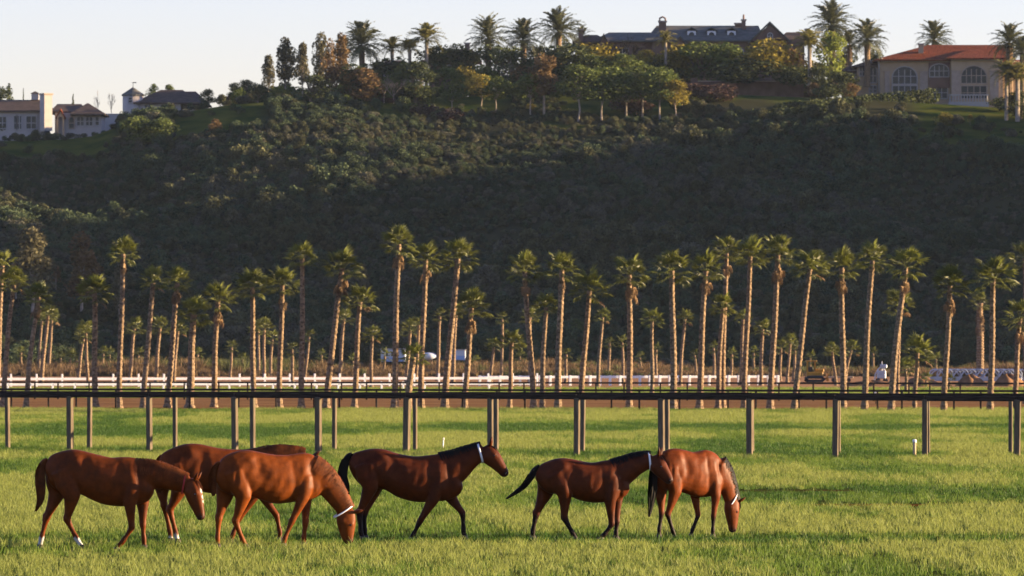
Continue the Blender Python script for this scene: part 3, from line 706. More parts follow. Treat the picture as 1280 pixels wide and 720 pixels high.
bare_tree(139, 115, 150, 830, 5, m_palebark, 'leafless pale tree touching the round tower, wider one', .6)
bare_tree(788, 42, 90, 818, 8, m_leafO, 'leafless reddish shrub before the slate roof', 1.3)
bare_tree(767, 52, 90, 817, 9, m_leafO, 'smaller leafless reddish shrub before the slate roof', 1.3)
bare_tree(480, 95, 130, 806, 11, m_palebark, 'leafless forked pale tree below the ridge pavilion', 1.0)
bare_tree(492, 98, 130, 804, 12, m_palebark, 'leafless spreading pale tree right of the forked pale one', 1.3)

# date and queen palms on the ridge
def pinnate(seed, mat, ln=3.2, leaf=.55, droop=1.0, nl=16):
    r = random.Random(seed); vs = []; fs = []
    def pt(t): return Vector((ln*(t-.12*t*t), 0, .55*ln*.3*math.sin(t*2.2)-droop*.55*ln*.5*t**2.4))
    for i in range(6):
        a = pt(i/6); b = pt((i+1)/6); k = len(vs); w = .05*(1-i/7)
        vs += [a+Vector((0, -w, 0)), a+Vector((0, w, 0)), b+Vector((0, w, 0)), b+Vector((0, -w, 0))]; fs.append([k, k+1, k+2, k+3])
    for i in range(nl):
        t = .12+.86*i/(nl-1); p = pt(t); l = leaf*math.sin(math.pi*min(.93, .18+.75*t))*r.uniform(.85, 1.15)
        for s in (-1, 1):
            k = len(vs); tip = p+Vector((l*.65, s*l*.8, l*r.uniform(-.25, .25)-.12*l*droop)); w = .07
            vs += [p+Vector((-w, 0, 0)), p+Vector((w, 0, 0)), p.lerp(tip, .6)+Vector((w, 0, .03)), tip, p.lerp(tip, .6)+Vector((-w, 0, .03))]; fs.append([k, k+1, k+2, k+3, k+4])
    return mesh_np('frond', vs, fs, mat)
DATE = [pinnate(i, m_pinn, 3.3, .62, 1.0) for i in range(4)]; QUEEN = [pinnate(10+i, m_queen, 2.4, .75, 1.9, 14) for i in range(4)]
def feather_palm(px, yc, yb, d, cr, tw, kind, label, n=48, seed=0):
    d = hit(px, yb, d); rd = random.Random(seed); s = d/F; meshes = DATE if kind == 'date' else QUEEN
    z0 = Zh(yb, d); h = Zh(yc, d)-z0
    t = tag(empty('date_palm' if kind == 'date' else 'queen_palm', (X(px, d), d, z0)), label, 'palm tree', 'palms on the ridge')
    link('trunk', MB().tube([(0, 0, -.5), (.05, 0, h*.5), (0, 0, h)], [tw*s*.6, tw*s*.5, tw*s*.55], 8).mesh('trunk', m_trunk if kind == 'date' else m_palebark), t)
    k = cr*s/(2.45 if kind == 'date' else 1.8)
    lo = -48 if kind == 'date' else -20
    for i in range(n):
        q = (i+.5)/n; el = R(82-(82-lo)*q+rd.uniform(-6, 6)); kk = k*rd.uniform(.88, 1.1)
        link('frond', meshes[i % 4], t, (0, 0, h), (rd.uniform(-.4, .4), -el, i*2.39996), (kk,)*3)
for i, (px, yc, yb, d, cr, tw, kd, lab, n) in enumerate([
 (452,57,110,826,27,7,'date','large date palm with full crown in the left ridge grove',55),(430,62,112,835,16,6,'date','smaller date palm half behind the large left grove date palm',36),
 (610,48,110,830,26,7,'date','leftmost of the three date palms at ridge centre',48),(654,50,112,824,24,7,'date','middle one of the three date palms at ridge centre',48),(698,40,84,826,27,7,'date','tallest date palm, right one of three at ridge centre, beside a chimney',52),
 (727,46,90,836,14,5,'date','small date palm behind the chimney of the slate roofed house',30),
 (1040,32,100,826,28,7,'date','tall date palm above the lime green willow',54),(1084,50,104,822,25,7,'date','lower date palm between willow and red roofed house',48),(1062,56,108,832,18,6,'date','date palm half hidden between the two right date palms',36),
 (1168,50,110,860,24,6,'date','date palm behind the red tiled roof showing only its fronds',40),(1262,54,120,806,24,8,'date','dark date palm before the right end of the red roof',46),(1278,66,130,803,20,6,'date','dark date palm cut by the right edge',40),
 (490,62,112,826,16,4,'queen','golden palm left of the pair of feathery palms',22),(512,62,112,822,15,4,'queen','golden feathery palm, left one of the feathery pair',22),(533,50,108,820,20,4,'queen','taller feathery palm, right one of the feathery pair',24),
 (832,52,86,812,13,3,'queen','small pale stemmed palm before the slate roof',20),(1012,56,112,808,19,4.5,'queen','small white stemmed palm before the clipped round shrubs',24),
 (1258,92,150,804,17,4,'queen','yellow palm with white stem, left one at the right edge',24),(1272,98,152,802,20,5,'queen','yellow palm with white stem, right one at the right edge',26)]):
    feather_palm(px, yc, yb, d, cr, tw, kd, lab, n, i)

# hedge and retaining wall
def hedge(px0, y0, px1, y1, th, d, label, mat=m_leafD):
    d0, d1 = hit(px0, y0, d), hit(px1, y1, d); a = P(px0, y0, d0); b = P(px1, y1, d1); t = tag(empty('clipped_hedge', a), label, 'hedge')
    n = 26; cl = []
    for i in range(n):
        p = a.lerp(b, i/(n-1))-a; cl.append((p.x, p.y, p.z+th*.45, (b-a).length/n*.8, .8, th*.55))
    cm = crown_mesh('foliage', cl, 260, .22, px0, mat, .8); link('foliage', cm, t)
hedge(975, 146, 1165, 128, 2.0, 812, 'long dark clipped hedge sloping below the red roofed house')
hedge(925, 152, 1030, 146, 1.5, 806, 'lower dark hedge left of the long clipped hedge')
def retaining_wall():
    d = 812; t = tag(empty('retaining_wall', P(868, 112, d)), 'long low brown garden wall with brick piers above purple shrubs', 'wall')
    w = X(1005, d)-X(868, d); zt = Zh(102, d)-Zh(112, d)
    MB().box(0, w, 0, .4, -2, zt).build('wall', m_brownwall, t)
    MB().box(-.05, w+.05, -.06, .46, zt, zt+.15).build('coping', m_stone, t)
    for px in (868, 922, 975): MB().box(X(px, d)-X(868, d)-.5, X(px, d)-X(868, d)+.5, -.2, .6, -2, zt+.55).build('pier', m_brownwall, t)
retaining_wall()

# ------------------------------------------------------------------ houses
class House:
    """local frame: x in metres from px0, z from row base, y=0 at the front wall"""
    def __init__(s, name, px0, pyb, d, label):
        s.d = d; s.px0 = px0; s.pyb = pyb
        s.t = tag(empty(name, P(px0, pyb, d)), label, 'house')
    def x(s, px): return (px-s.px0)/F*s.d
    def z(s, py): return (s.pyb-py)/F*s.d
    def wall(s, px0, px1, y0, y1, mat, y=0, dep=8, name='wall', below=0):
        return MB().box(s.x(px0), s.x(px1), y, y+dep, s.z(y1)-below, s.z(y0)).build(name, mat, s.t)
    def hip(s, px0, px1, ye, pr0, pr1, yr, mat, y=0, dep=8, over=.5, name='roof'):
        x0, x1 = s.x(px0)-over, s.x(px1)+over; r0, r1 = s.x(pr0), s.x(pr1); ze, zr = s.z(ye), s.z(yr); ym = y+dep/2
        vs = [(x0, y-over, ze), (x1, y-over, ze), (x1, y+dep+over, ze), (x0, y+dep+over, ze), (r0, ym, zr), (r1, ym, zr)]
        vs += [(v[0], v[1], v[2]-.22) for v in vs[:4]]
        fs = [(0, 1, 5, 4), (1, 2, 5), (2, 3, 4, 5), (3, 0, 4), (6, 7, 1, 0), (7, 8, 2, 1), (8, 9, 3, 2), (9, 6, 0, 3), (9, 8, 7, 6)]
        return MB().add(vs, fs).build(name, mat, s.t)
    def gable(s, px0, px1, ye, yr, mat, wmat, y=-1, dep=7, over=.35):
        x0, x1 = s.x(px0), s.x(px1); xm = (x0+x1)/2; ze, zr = s.z(ye), s.z(yr)
        MB().prism([(x0, ze), (x1, ze), (xm, zr-.2)], y, y+dep).build('gable_wall', wmat, s.t)
        for sg, xa in ((-1, x0-over), (1, x1+over)):
            zz = ze-over*(zr-ze)/(xm-x0)
            MB().prism([(xa, zz), (xm, zr), (xm, zr+.25), (xa, zz+.25)], y-over, y+dep).build('roof', mat, s.t)
    def window(s, px, py, w, h, y=0, arch=0, mull=1, frame=m_trim, bar=True):
        cx, z0, z1 = s.x(px), s.z(py+h/2), s.z(py-h/2); ww = w/F*s.d/2; ah = arch/F*s.d
        def outline(o):
            pts = [(cx-ww-o, z0-o), (cx+ww+o, z0-o)]
            if ah:
                zc = z1-ah; n = 10
                for i in range(n+1):
                    a = math.pi*i/n; pts.append((cx+(ww+o)*math.cos(a), zc+(ah+o)*math.sin(a)))
            else: pts += [(cx+ww+o, z1+o), (cx-ww-o, z1+o)]
            return pts
        A_, B_ = outline(.14), outline(0); n = len(A_); mb = MB()
        vs = [(x, y-.12, z) for x, z in A_]+[(x, y-.12, z) for x, z in B_]+[(x, y+.03, z) for x, z in A_]+[(x, y+.03, z) for x, z in B_]
        fs = []
        for i in range(n):
            j = (i+1) % n
            fs += [(i, j, n+j, n+i), (i, 2*n+i, 2*n+j, j), (n+i, n+j, 3*n+j, 3*n+i)]
        mb.add(vs, fs)
        for k in range(mull):
            xm = cx-ww+2*ww*(k+1)/(mull+1); mb.box(xm-.06, xm+.06, y-.1, y+.02, z0, z1-(ah*.25 if ah else 0)-.02)
        if bar: mb.box(cx-ww, cx+ww, y-.09, y+.015, z0+(z1-z0)*.42, z0+(z1-z0)*.42+.1)
        fr = mb.build('window', frame, s.t)
        MB().prism(B_, y-.035, y+.02).build('pane', m_glass, fr)
    def chimney(s, px, yt, yb, w, mat, y=3, cap=m_stone, pot=False):
        x = s.x(px) if px else 0; ww = w/F*s.d/2
        c = MB().box(x-ww, x+ww, y, y+ww*2.2, s.z(yb), s.z(yt)).build('chimney', mat, s.t)
        MB().box(x-ww-.12, x+ww+.12, y-.12, y+ww*2.2+.12, s.z(yt), s.z(yt)+.22).build('chimney_cap', cap, c)
        return c

# red roofed house, right
h = House('red_roofed_house', 1056, 126, 822, 'large cream stucco house with red tiled hip roof and arched windows, right end of ridge')
h.wall(1100, 1190, 76, 126, m_stucco, 0, 12, below=2)
h.wall(1188, 1252, 74, 127, m_stucco, -2.2, 14, 'wing_wall', below=2)
h.wall(1161, 1187.5, 76, 110, m_brownwall, -.25, 1, 'recess_panel')
h.wall(1072, 1101, 82, 118, m_stucco, 1.0, 8, 'side_wing_wall', below=3)
h.wall(1056, 1072.5, 88, 116, m_brownwall, 2.0, 6, 'porch_wall', below=3)
h.wall(1252, 1285, 84, 127, m_stucco, 1.5, 9, 'end_wall', below=2)
h.hip(1100, 1256, 74.5, 1165, 1264, 53, m_rooftile, 0, 13, .9)
h.hip(1188, 1252, 73.5, 1214, 1226, 60, m_rooftile, -2.2, 11, .8, 'wing_roof')
h.hip(1070, 1102, 82, 1090, 1110, 73, m_darkroof, 1, 8, .5, 'side_roof')
h.hip(1054, 1073, 88, 1062, 1070, 81, m_darkroof, 2, 6, .4, 'porch_roof')
h.hip(1252, 1287, 84, 1262, 1285, 72, m_rooftile, 1.5, 9, .6, 'end_roof')
h.window(1131, 94, 30, 21, 0, 13, 3); h.window(1131, 112, 30, 9, 0, 0, 3, bar=False)
h.window(1174, 88, 23, 15, -.25, 7, 3); h.window(1174, 115, 20, 15, 0, 0, 2)
h.window(1216, 94, 31, 21, -2.2, 14, 4, m_stone); h.window(1216, 116, 31, 15, -2.2, 0, 3, m_stone)
h.window(1092, 93, 8, 19, 1.0, 3, 1); h.window(1092, 111, 8, 8, 1.0, 0, 1); h.window(1080, 89, 9, 10, 1.0, 0, 2); h.window(1066, 92, 8, 8, 2.0, 0, 1)
for a, b in ((1106, 1112), (1150, 1160), (1188.5, 1199), (1236, 1247)):
    h.wall(a, b, 90, 126, m_stone, -.18 if a < 1180 else -2.4, .3, 'pilaster')
for a, b in ((1106, 1112), (1150, 1160), (1188.5, 1199), (1236, 1247)):
    h.wall(a-1, b+1, 89, 90, m_stone, -.26 if a < 1180 else -2.48, .45, 'pilaster_cap')
h.wall(1101, 1187, 76.2, 77.6, m_trim, -.3, .28, 'cornice'); h.wall(1187.2, 1253, 75.2, 76.6, m_trim, -2.5, .28, 'cornice')
h.chimney(1153, 55, 69, 6, m_stucco, 2.2)
MB().tube([(h.x(1098.6), -.25, h.z(116)), (h.x(1098.6), -.25, h.z(76)), (h.x(1103), -.5, h.z(73))], [.13, .13, .13], 8).build('drainpipe', m_trim, h.t, True)
# terrace balustrade
b = tag(empty('terrace_balustrade', P(1186, 128, 817)), 'pale stone terrace balustrade before the red roofed house', 'balustrade')
wd = (1236-1186)/F*817
MB().box(0, wd, 0, .3, 1.0, 1.18).build('handrail', m_trim, b); MB().box(0, wd, 0, .3, -1.5, .12).build('plinth', m_trim, b)
bm_ = MB().tube([(0, .15, .12), (0, .15, .35), (0, .15, .7), (0, .15, 1.0)], [.07, .12, .07, .08], 8).mesh('baluster', m_trim)
for i in range(14): link('baluster', bm_, b, (.2+i*(wd-.4)/13, 0, 0))

# slate roofed house, centre
h = House('slate_roofed_house', 722, 92, 834, 'long brown house with slate roof, three round dormers and chimneys, middle of ridge')
h.wall(815, 948, 48, 92, m_brownwall, 0, 10, below=2); h.wall(722, 818, 52, 92, m_brownwall, 1, 8, 'left_wing_wall', below=2); h.wall(945, 1005, 50, 92, m_brownwall, -2, 10, 'right_wing_wall', below=2)
h.hip(812, 950, 50, 822, 950, 29.5, m_slate, 0, 10, .7)
h.hip(746, 822, 50, 762, 826, 38, m_slate, 1, 8, .6, 'left_roof')
h.hip(720, 758, 52, 732, 747, 42, m_darkroof, -.5, 7, .5, 'left_end_roof')
h.hip(975, 1018, 50, 985, 1006, 38, m_darkroof, 0, 9, .5, 'right_roof')
h.gable(938, 985, 52, 29.5, m_slate, m_brownwall, -2, 9); h.gable(747, 762, 60, 44, m_darkroof, m_brownwall, -1.5, 6); h.gable(840, 860, 58, 47, m_slate, m_brownwall, -1, 5)
for px in (865, 890, 915):
    zc = h.z(42.5); xc = h.x(px); yb_ = 1.2
    dm = MB().box(xc-.62, xc+.62, yb_, yb_+2.5, zc-.75, zc+.55).build('dormer', m_white, h.t)
    MB().prism([(xc-.85, zc+.5), (xc, zc+.98), (xc+.85, zc+.5), (xc+.85, zc+.62), (xc, zc+1.12), (xc-.85, zc+.62)], yb_-.25, yb_+3).build('dormer_roof', m_slate, dm)
    MB().prism([(xc+.42*math.cos(a*math.pi/8), zc-.05+.42*math.sin(a*math.pi/8)) for a in range(16)], yb_-.05, yb_+.1).build('round_pane', m_glass, dm)
c = h.chimney(829, 26, 45, 9, m_brownwall, 3)
xx0 = h.x(829); zz = h.z(26)+.22
MB().tube([(xx0-.42, 3.5, zz), (xx0-.40, 3.5, zz+.38), (xx0, 3.5, zz+.58), (xx0+.40, 3.5, zz+.38), (xx0+.42, 3.5, zz)], [.13]*5, 6).build('chimney_arch', m_brownwall, c)
h.chimney(726, 38, 92, 6, m_brownwall, -.6); h.chimney(931, 24, 40, 5, m_brownwall, 3.4); h.chimney(925, 28, 40, 9, m_brownwall, 4.4); h.chimney(1010, 36, 50, 4, m_brownwall, 3)
xp = h.x(931); MB().tube([(xp, 3.8, h.z(24)+.2), (xp, 3.8, h.z(16))], [.16, .12], 8).build('chimney_pot', m_brownwall, h.t)
for px in (893, 903): h.window(px, 64, 6, 14, 0, 0, 1)
h.window(926, 66, 6, 9, 0, 3, 1); h.window(940, 72, 7, 9, -2, 4, 1); h.window(962, 46, 5, 7, -2, 2, 1); h.window(780, 66, 10, 12, 1, 0, 2); h.window(755, 66, 9, 10, 1, 0, 1)

# pavilion among the trees and far chimney house
h = House('ridge_pavilion', 468, 108, 830, 'small dark pavilion with pale eave half hidden in the ridge grove')
h.wall(472, 516, 86, 108, m_brownwall, 0, 5, below=2); h.hip(468, 520, 86, 484, 504, 74, m_darkroof, 0, 5, .5); h.wall(466, 522, 85.6, 87, m_stone, -.75, .2, 'eave'); h.window(485, 95, 9, 9, 0, 0, 1); h.window(503, 95, 9, 9, 0, 0, 1)
h = House('ridge_cottage', 530, 100, 842, 'small dark roofed cottage with a chimney between ridge trees')
h.wall(536, 592, 76, 100, m_brownwall, 0, 6, below=2); h.hip(530, 598, 76, 566, 590, 60, m_darkroof, 0, 6, .5); h.chimney(584, 54, 70, 6, m_brownwall, 2); h.window(560, 86, 8, 8, 0, 0, 1)

# left houses
h = House('chimney_house', -20, 164, 804, 'pale single storey house with a big sunlit chimney at the left edge of ridge')
h.wall(-20, 56, 137, 164, m_grey, 0, 9, below=2); h.wall(68, 126, 141, 161, m_grey, .5, 8, 'right_wing_wall', below=2)
h.hip(-24, 60, 138, -10, 52, 123, m_darkroof, 0, 9, .6); h.hip(66, 105, 139, 68, 98, 128, m_darkroof, 1, 8, .5, 'middle_roof'); h.hip(92, 127, 142, 106, 108, 127.5, m_darkroof, -.2, 8, .5, 'right_roof')
ch = h.chimney(0, 119, 164, 11, m_grey, 0); ch.location = (h.x(61.5), -1.8, 0); ch.rotation_euler = (0, 0, R(32))
h.gable(71, 80, 146, 138, m_rooftile, m_stucco, -.3, 2.5, .2)
for a, b2 in ((71, 73), (78, 80)): h.wall(a, b2, 146, 161, m_stucco, -.3, .5, 'porch_pillar', below=1)
h.window(24, 153, 5, 16, 0, 0, 1); h.window(19, 153, 3, 16, 0, 0, 0); h.window(39, 153, 12, 15, 0, 0, 1); h.window(3, 153, 9, 14, 0, 0, 1)
h.window(89, 153, 6, 14, .5, 4, 0, m_stone); h.window(100, 151, 8, 11, .5, 2, 1); h.window(111, 151, 8, 11, -.2+.7, 2, 1); h.window(121, 151, 4, 10, .5, 0, 0)
cu = MB().box(h.x(36), h.x(45), 4, 5, h.z(123), h.z(115)).build('cupola', m_grey, h.t)
MB().add([(h.x(35), 3.8, h.z(115)), (h.x(46), 3.8, h.z(115)), (h.x(46), 5.2, h.z(115)), (h.x(35), 5.2, h.z(115)), (h.x(40.5), 4.5, h.z(112))], [(0,1,4),(1,2,4),(2,3,4),(3,0,4),(3,2,1,0)]).build('cupola_roof', m_darkroof, cu)
h = House('tower_house', 150, 146, 828, 'pale house with a round pointed tower and broad hip roof, left part of ridge')
h.wall(172, 226, 127, 146, m_grey, 0, 8, below=2); h.wall(224, 252, 128, 140, m_grey, 1.5, 7, 'right_wing_wall', below=2)
h.hip(172, 244, 128, 198, 226, 110.5, m_darkroof, 0, 9, .6); h.hip(222, 256, 129, 228, 242, 112, m_darkroof, 1.6, 8, .5, 'right_roof')
tx = h.x(165.5); tr_ = 13/F*828
MB().tube([(tx, 1, h.z(146)-2), (tx, 1, h.z(119))], [tr_, tr_], 20).build('tower', m_grey, h.t, True)
tr2 = MB().tube([(tx, 1, h.z(119.5)), (tx, 1, h.z(117.5)), (tx, 1, h.z(108.5))], [tr_*1.12, tr_*1.08, .05], 20).build('tower_roof', m_slate, h.t)
MB().tube([(tx, 1, h.z(108.6)), (tx, 1, h.z(102))], [.05, .03], 6).add([(tx, 1, h.z(103)), (tx+.5, 1, h.z(103.5)), (tx+.45, 1.03, h.z(102)), (tx-.3, 1, h.z(102.6))], [(0, 1, 2), (0, 2, 3)]).build('weathervane', m_rubber, tr2)
h.window(163, 125, 4, 6, 1-tr_, 0, 0)
for px in (182.5, 188, 203, 207.5, 212): h.window(px, 134.5, 3.6, 7.5, 0, 0, 0)
w_ = tag(empty('garden_wall', P(124, 152, 820)), 'pale garden wall linking the chimney house and the tower house', 'wall')
MB().box(0, 34/F*820, 0, .35, -2, 9/F*820).build('wall', m_grey, w_); MB().box(-.05, 34/F*820+.05, -.05, .4, 9/F*820, 9/F*820+.12).build('coping', m_trim, w_)

# ------------------------------------------------------------------ things beyond the palms
def trailer(px0, px1, yt, yb, d, label, nw):
    t = tag(empty('site_trailer', (X(px0, d), d, 0)), label, 'trailer', 'white trailers at the foot of the hill'); w = X(px1, d)-X(px0, d); z1, z0 = Zh(yt, d), max(.5, Zh(yb, d))
    MB().bevbox(0, w, 0, 2.2, z0, z1, .06).build('body', m_canvas, t); MB().bevbox(-.06, w+.06, -.06, 2.26, z1, z1+.1, .03).build('roof', m_trim, t)
    for i in range(nw): MB().box(w*(.2+.22*i), w*(.2+.22*i)+.22, -.03, .05, z0+(z1-z0)*.45, z1-.22).build('window', m_glass, t)
    MB().box(.05, w-.05, -.02, .03, z0, z0+.45).build('skirt_panel', m_blue, t)
    for xx_ in (w*.25, w*.75): MB().add(*[[(xx_+.35*math.cos(a*.524), y, .35+.35*math.sin(a*.524)) for y in (.1, .35) for a in range(12)], [tuple(range(11, -1, -1)), tuple(range(12, 24))]+[(a, (a+1) % 12, (a+1) % 12+12, a+12) for a in range(12)]]).build('wheel', m_rubber, t)
trailer(476, 507, 437, 452, 596, 'white site trailer with three dark windows and blue lower panel, behind the centre palms', 3)
trailer(563, 582, 438, 450, 598, 'plain white box trailer right of the windowed site trailer', 0)
t = tag(empty('round_tank', (X(536, 598), 598, 0)), 'rounded white tank trailer between the two white trailers', 'tank')
MB().ball((0, 0, Zh(445.5, 598)), (.85, .6, .42), 14, 8).build('tank', m_canvas, t, True); MB().box(-.9, .9, -.3, .3, .3, Zh(447, 598)).build('chassis', m_rubber, t)
# yellow digger
d = 470
t = tag(empty('yellow_digger', (X(1018, d), d, 0), 0, .85), 'small yellow bulldozer with open cab behind the right palms', 'bulldozer'); z0 = 0
MB().bevbox(-.75, .85, 0, 1.6, .45, 1.0, .05).build('body', m_yellow, t); MB().bevbox(.1, .95, .2, 1.4, 1.0, 1.3, .05).build('engine_hood', m_yellow, t)
mb = MB()
for sx_ in (-.65, .1):
    for sy_ in (.15, 1.4): mb.box(sx_-.05, sx_+.05, sy_-.05, sy_+.05, 1.0, 2.0)
mb.bevbox(-.8, .25, 0, 1.55, 2.0, 2.12, .03); mb.build('cab_frame', m_yellow, t)
MB().bevbox(-.55, -.1, .5, 1.1, 1.0, 1.5, .05).build('seat', m_rubber, t)
for y_ in (-.25, 1.45): MB().tube([(-.85, y_, .3), (-.6, y_, .5), (.7, y_, .5), (.95, y_, .3), (.7, y_, .1), (-.6, y_, .1), (-.85, y_, .3)], [.16]*7, 6).build('crawler', m_rubber, t)
MB().prism([(1.25, .1), (1.4, .15), (1.32, .5), (1.42, .85), (1.3, .85), (1.2, .5)], -.4, 2).build('blade', m_yellow, t); MB().box(.7, 1.25, .1, .2, .3, .42).build('push_arm', m_yellow, t)
t = tag(empty('flat_trailer', (X(1030, d), d-2, 0)), 'low flat timber trailer with stakes right of the bulldozer', 'trailer')
MB().bevbox(.3, 2.3, 0, 1.4, .35, .5, .02).build('deck', m_stucco, t)
for i, x_ in enumerate((.4, 1.0, 1.6, 2.2)): MB().box(x_, x_+.06, 0, .06, .5, 1.3 if i == 1 else .95).build('stake', m_timber, t)
for x_ in (.7, 1.9): MB().tube([(x_, .05, .2), (x_, .25, .2)], [.2, .2], 10).build('wheel', m_rubber, t)
# irrigation cart
d = 462; t = tag(empty('white_pump_cart', (X(1102, d), d, 0)), 'small white machine cart with mast and arched hose left of a tall palm', 'machine')
MB().bevbox(-.35, .35, 0, .9, .35, 1.0, .05).build('housing', m_steel, t); MB().tube([(-.55, .3, .1), (-.5, .3, .7), (-.2, .3, 1.2), (.1, .3, 1.25), (.3, .3, 1.0)], [.05]*5, 6).build('hose', m_canvas, t)
MB().tube([(.05, .4, 1.0), (.05, .4, 1.75)], [.05, .03], 6).build('mast', m_canvas, t); MB().bevbox(-.1, .45, .2, .8, 1.2, 1.5, .04).build('hood', m_steel, t)
for x_ in (-.3, .3): MB().tube([(x_, -.08, .2), (x_, .06, .2)], [.2, .2], 12).build('wheel', m_rubber, t)
t = tag(empty('white_ball', (X(1094.5, 300), 300, 0)), 'white ball shaped float lying at the dirt track fence', 'float'); MB().ball((0, 0, .62), .08, 10, 6).build('ball', m_white, t, True); MB().tube([(0, 0, 0), (0, 0, .56)], [.02, .02], 6).build('stem', m_rail, t)
# rows of overlapping hoops
HP = ['leftmost grey wire hoop in the row beyond the right palms', 'rightmost grey wire hoop in the row beyond the right palms']
d = 470; n = 12; hoops = []
for i in range(n):
    px = 1172+i*9.6
    lab = '%s grey hoop frame from the left in the row beyond the right palms' % ORD[i]
    t = tag(empty('hoop_frame', (X(px, d), d+.1*(i % 3), 0)), lab, 'frame', 'grey hoop frames in a row'); hoops.append(t)
    R_ = .62
    for j, (dy_, tl) in enumerate(((0, .35), (.5, -.35))):
        MB().tube([(R_*math.cos(a*math.pi/10)+tl*.5*math.sin(a*math.pi/10), dy_, .45+R_*1.0*math.sin(a*math.pi/10)) for a in range(11)], [.065]*11, 5).build('hoop', m_steel, t)
    MB().bevbox(-.62, .62, .1, .5, .1, .46, .02).build('base_crate', m_steel, t)
for i, (px, w, hh, lab) in enumerate([(1152, 26, .7, 'long low earth mound under the small palms at right'), (1213, 20, .85, 'rounded earth mound left before the hoop row'), (1260, 22, .9, 'rounded earth mound right before the hoop row'), (1090, 40, .45, 'flat earth bank below the white machine cart')]):
    d = 425; n_ = 24; m_ = 10; vs = []; fs = []; wm = w/F*d; rr = random.Random(i)
    for a in range(m_+1):
        for b_ in range(n_):
            q = a/m_; an = 2*math.pi*b_/n_; k = 1+.12*math.sin(3*an+i)+.08*math.sin(7*an)
            vs.append((wm*(1-q)*k*math.cos(an), .8*wm*(1-q)*k*math.sin(an), hh*(1-(1-q)**2)*(1+.15*math.sin(an*4+q*5))-.05))
    for a in range(m_):
        for b_ in range(n_): fs.append((a*n_+b_, a*n_+(b_+1) % n_, (a+1)*n_+(b_+1) % n_, (a+1)*n_+b_))
    o = mesh_np('earth_mound', vs, fs, m_earth, True); tag(link('earth_mound', o, None, (X(px, d), d, 0)), lab, 'mound', 'earth mounds')
# marker stakes by the paddock fence
for px, yb, yt, lab in ((1143, 571, 549, 'short timber stake with white cap left of the right fence post'), (553.5, 562, 547, 'thin white stake between the fences, behind the walking bay horse')):
    d = GD(yb); hh = (yb-yt)/F*d; t = tag(empty('marker_stake', (X(px, d), d, 0)), lab, 'stake', 'marker stakes')
    w_ = .045 if px > 1000 else .018
    MB().tube([(0, 0, -.05), (.02 if px < 1000 else 0, 0, hh*.8)], [w_, w_], 8).build('shaft', m_stucco if px > 1000 else m_white, t, True)
    MB().tube([(.02 if px < 1000 else 0, 0, hh*.8), (.025 if px < 1000 else 0, 0, hh*.97), (.025 if px < 1000 else 0, 0, hh)], [w_*1.25, w_*1.25, w_*.6], 8).build('cap', m_white, t, True)

# ------------------------------------------------------------------ evening haze
mhz = bpy.data.materials.new('haze'); mhz.use_nodes = True; hn = mhz.node_tree.nodes
hn.remove(hn['Principled BSDF']); pv = hn.new('ShaderNodeVolumePrincipled'); pv.inputs['Color'].default_value = (.62, .78, 1, 1); pv.inputs['Density'].default_value = .000023
mhz.node_tree.links.new(pv.outputs[0], hn['Material Output'].inputs['Volume'])
tag(MB().box(-600, 700, -20, 1300, -2.2, 75).build('haze', mhz), kind='stuff')
#HORSES#
# ------------------------------------------------------------------ horses
def M_coat(name):
    m = bpy.data.materials.new(name); m.use_nodes = True; N = m.node_tree.nodes; L = m.node_tree.links; b = N['Principled BSDF']
    at = N.new('ShaderNodeAttribute'); at.attribute_name = 'coat'
    tc = N.new('ShaderNodeTexCoord'); n1 = N.new('ShaderNodeTexNoise'); n1.inputs['Scale'].default_value = 7; n1.inputs['Detail'].default_value = 9; n1.inputs['Roughness'].default_value = .65; L.new(tc.outputs['Object'], n1.inputs['Vector'])
    mr = N.new('ShaderNodeMapRange'); mr.inputs[1].default_value = .3; mr.inputs[2].default_value = .7; mr.inputs[3].default_value = .58; mr.inputs[4].default_value = 1.34; L.new(n1.outputs['Fac'], mr.inputs[0])
    hs = N.new('ShaderNodeHueSaturation'); L.new(mr.outputs[0], hs.inputs['Value']); L.new(at.outputs['Color'], hs.inputs['Color']); L.new(hs.outputs[0], b.inputs['Base Color'])
    b.inputs['Roughness'].default_value = .5; b.inputs['Specular IOR Level'].default_value = .09
    b.inputs['Sheen Weight'].default_value = .0; b.inputs['Sheen Roughness'].default_value = .4; b.inputs['Sheen Tint'].default_value = (.9, .5, .3, 1)
    mp = N.new('ShaderNodeMapping'); mp.inputs['Scale'].default_value = (1, 1, .45); L.new(tc.outputs['Object'], mp.inputs[0])
    n2 = N.new('ShaderNodeTexNoise'); n2.inputs['Scale'].default_value = 22; n2.inputs['Detail'].default_value = 5; L.new(mp.outputs[0], n2.inputs['Vector'])
    bp = N.new('ShaderNodeBump'); bp.inputs['Strength'].default_value = .5; bp.inputs['Distance'].default_value = .005; L.new(n2.outputs['Fac'], bp.inputs['Height']); L.new(bp.outputs[0], b.inputs['Normal'])
    return m
m_coat = M_coat('horse_coat')
m_hairB = M('black_hair', (.008, .006, .005), var=.4, nscale=8, rough=.6, spec=.12)
m_hairR = M('chestnut_hair', (.11, .03, .006), var=.5, nscale=9, rough=.6, spec=.12)
m_strap = M('white_strap', (.75, .75, .78), var=.05, rough=.5)
m_strapR = M('red_strap', (.35, .02, .02), var=.1, rough=.5)
m_eye = M('horse_eye', (.008, .005, .004), var=.1, rough=.08, spec=.8)
V = Vector
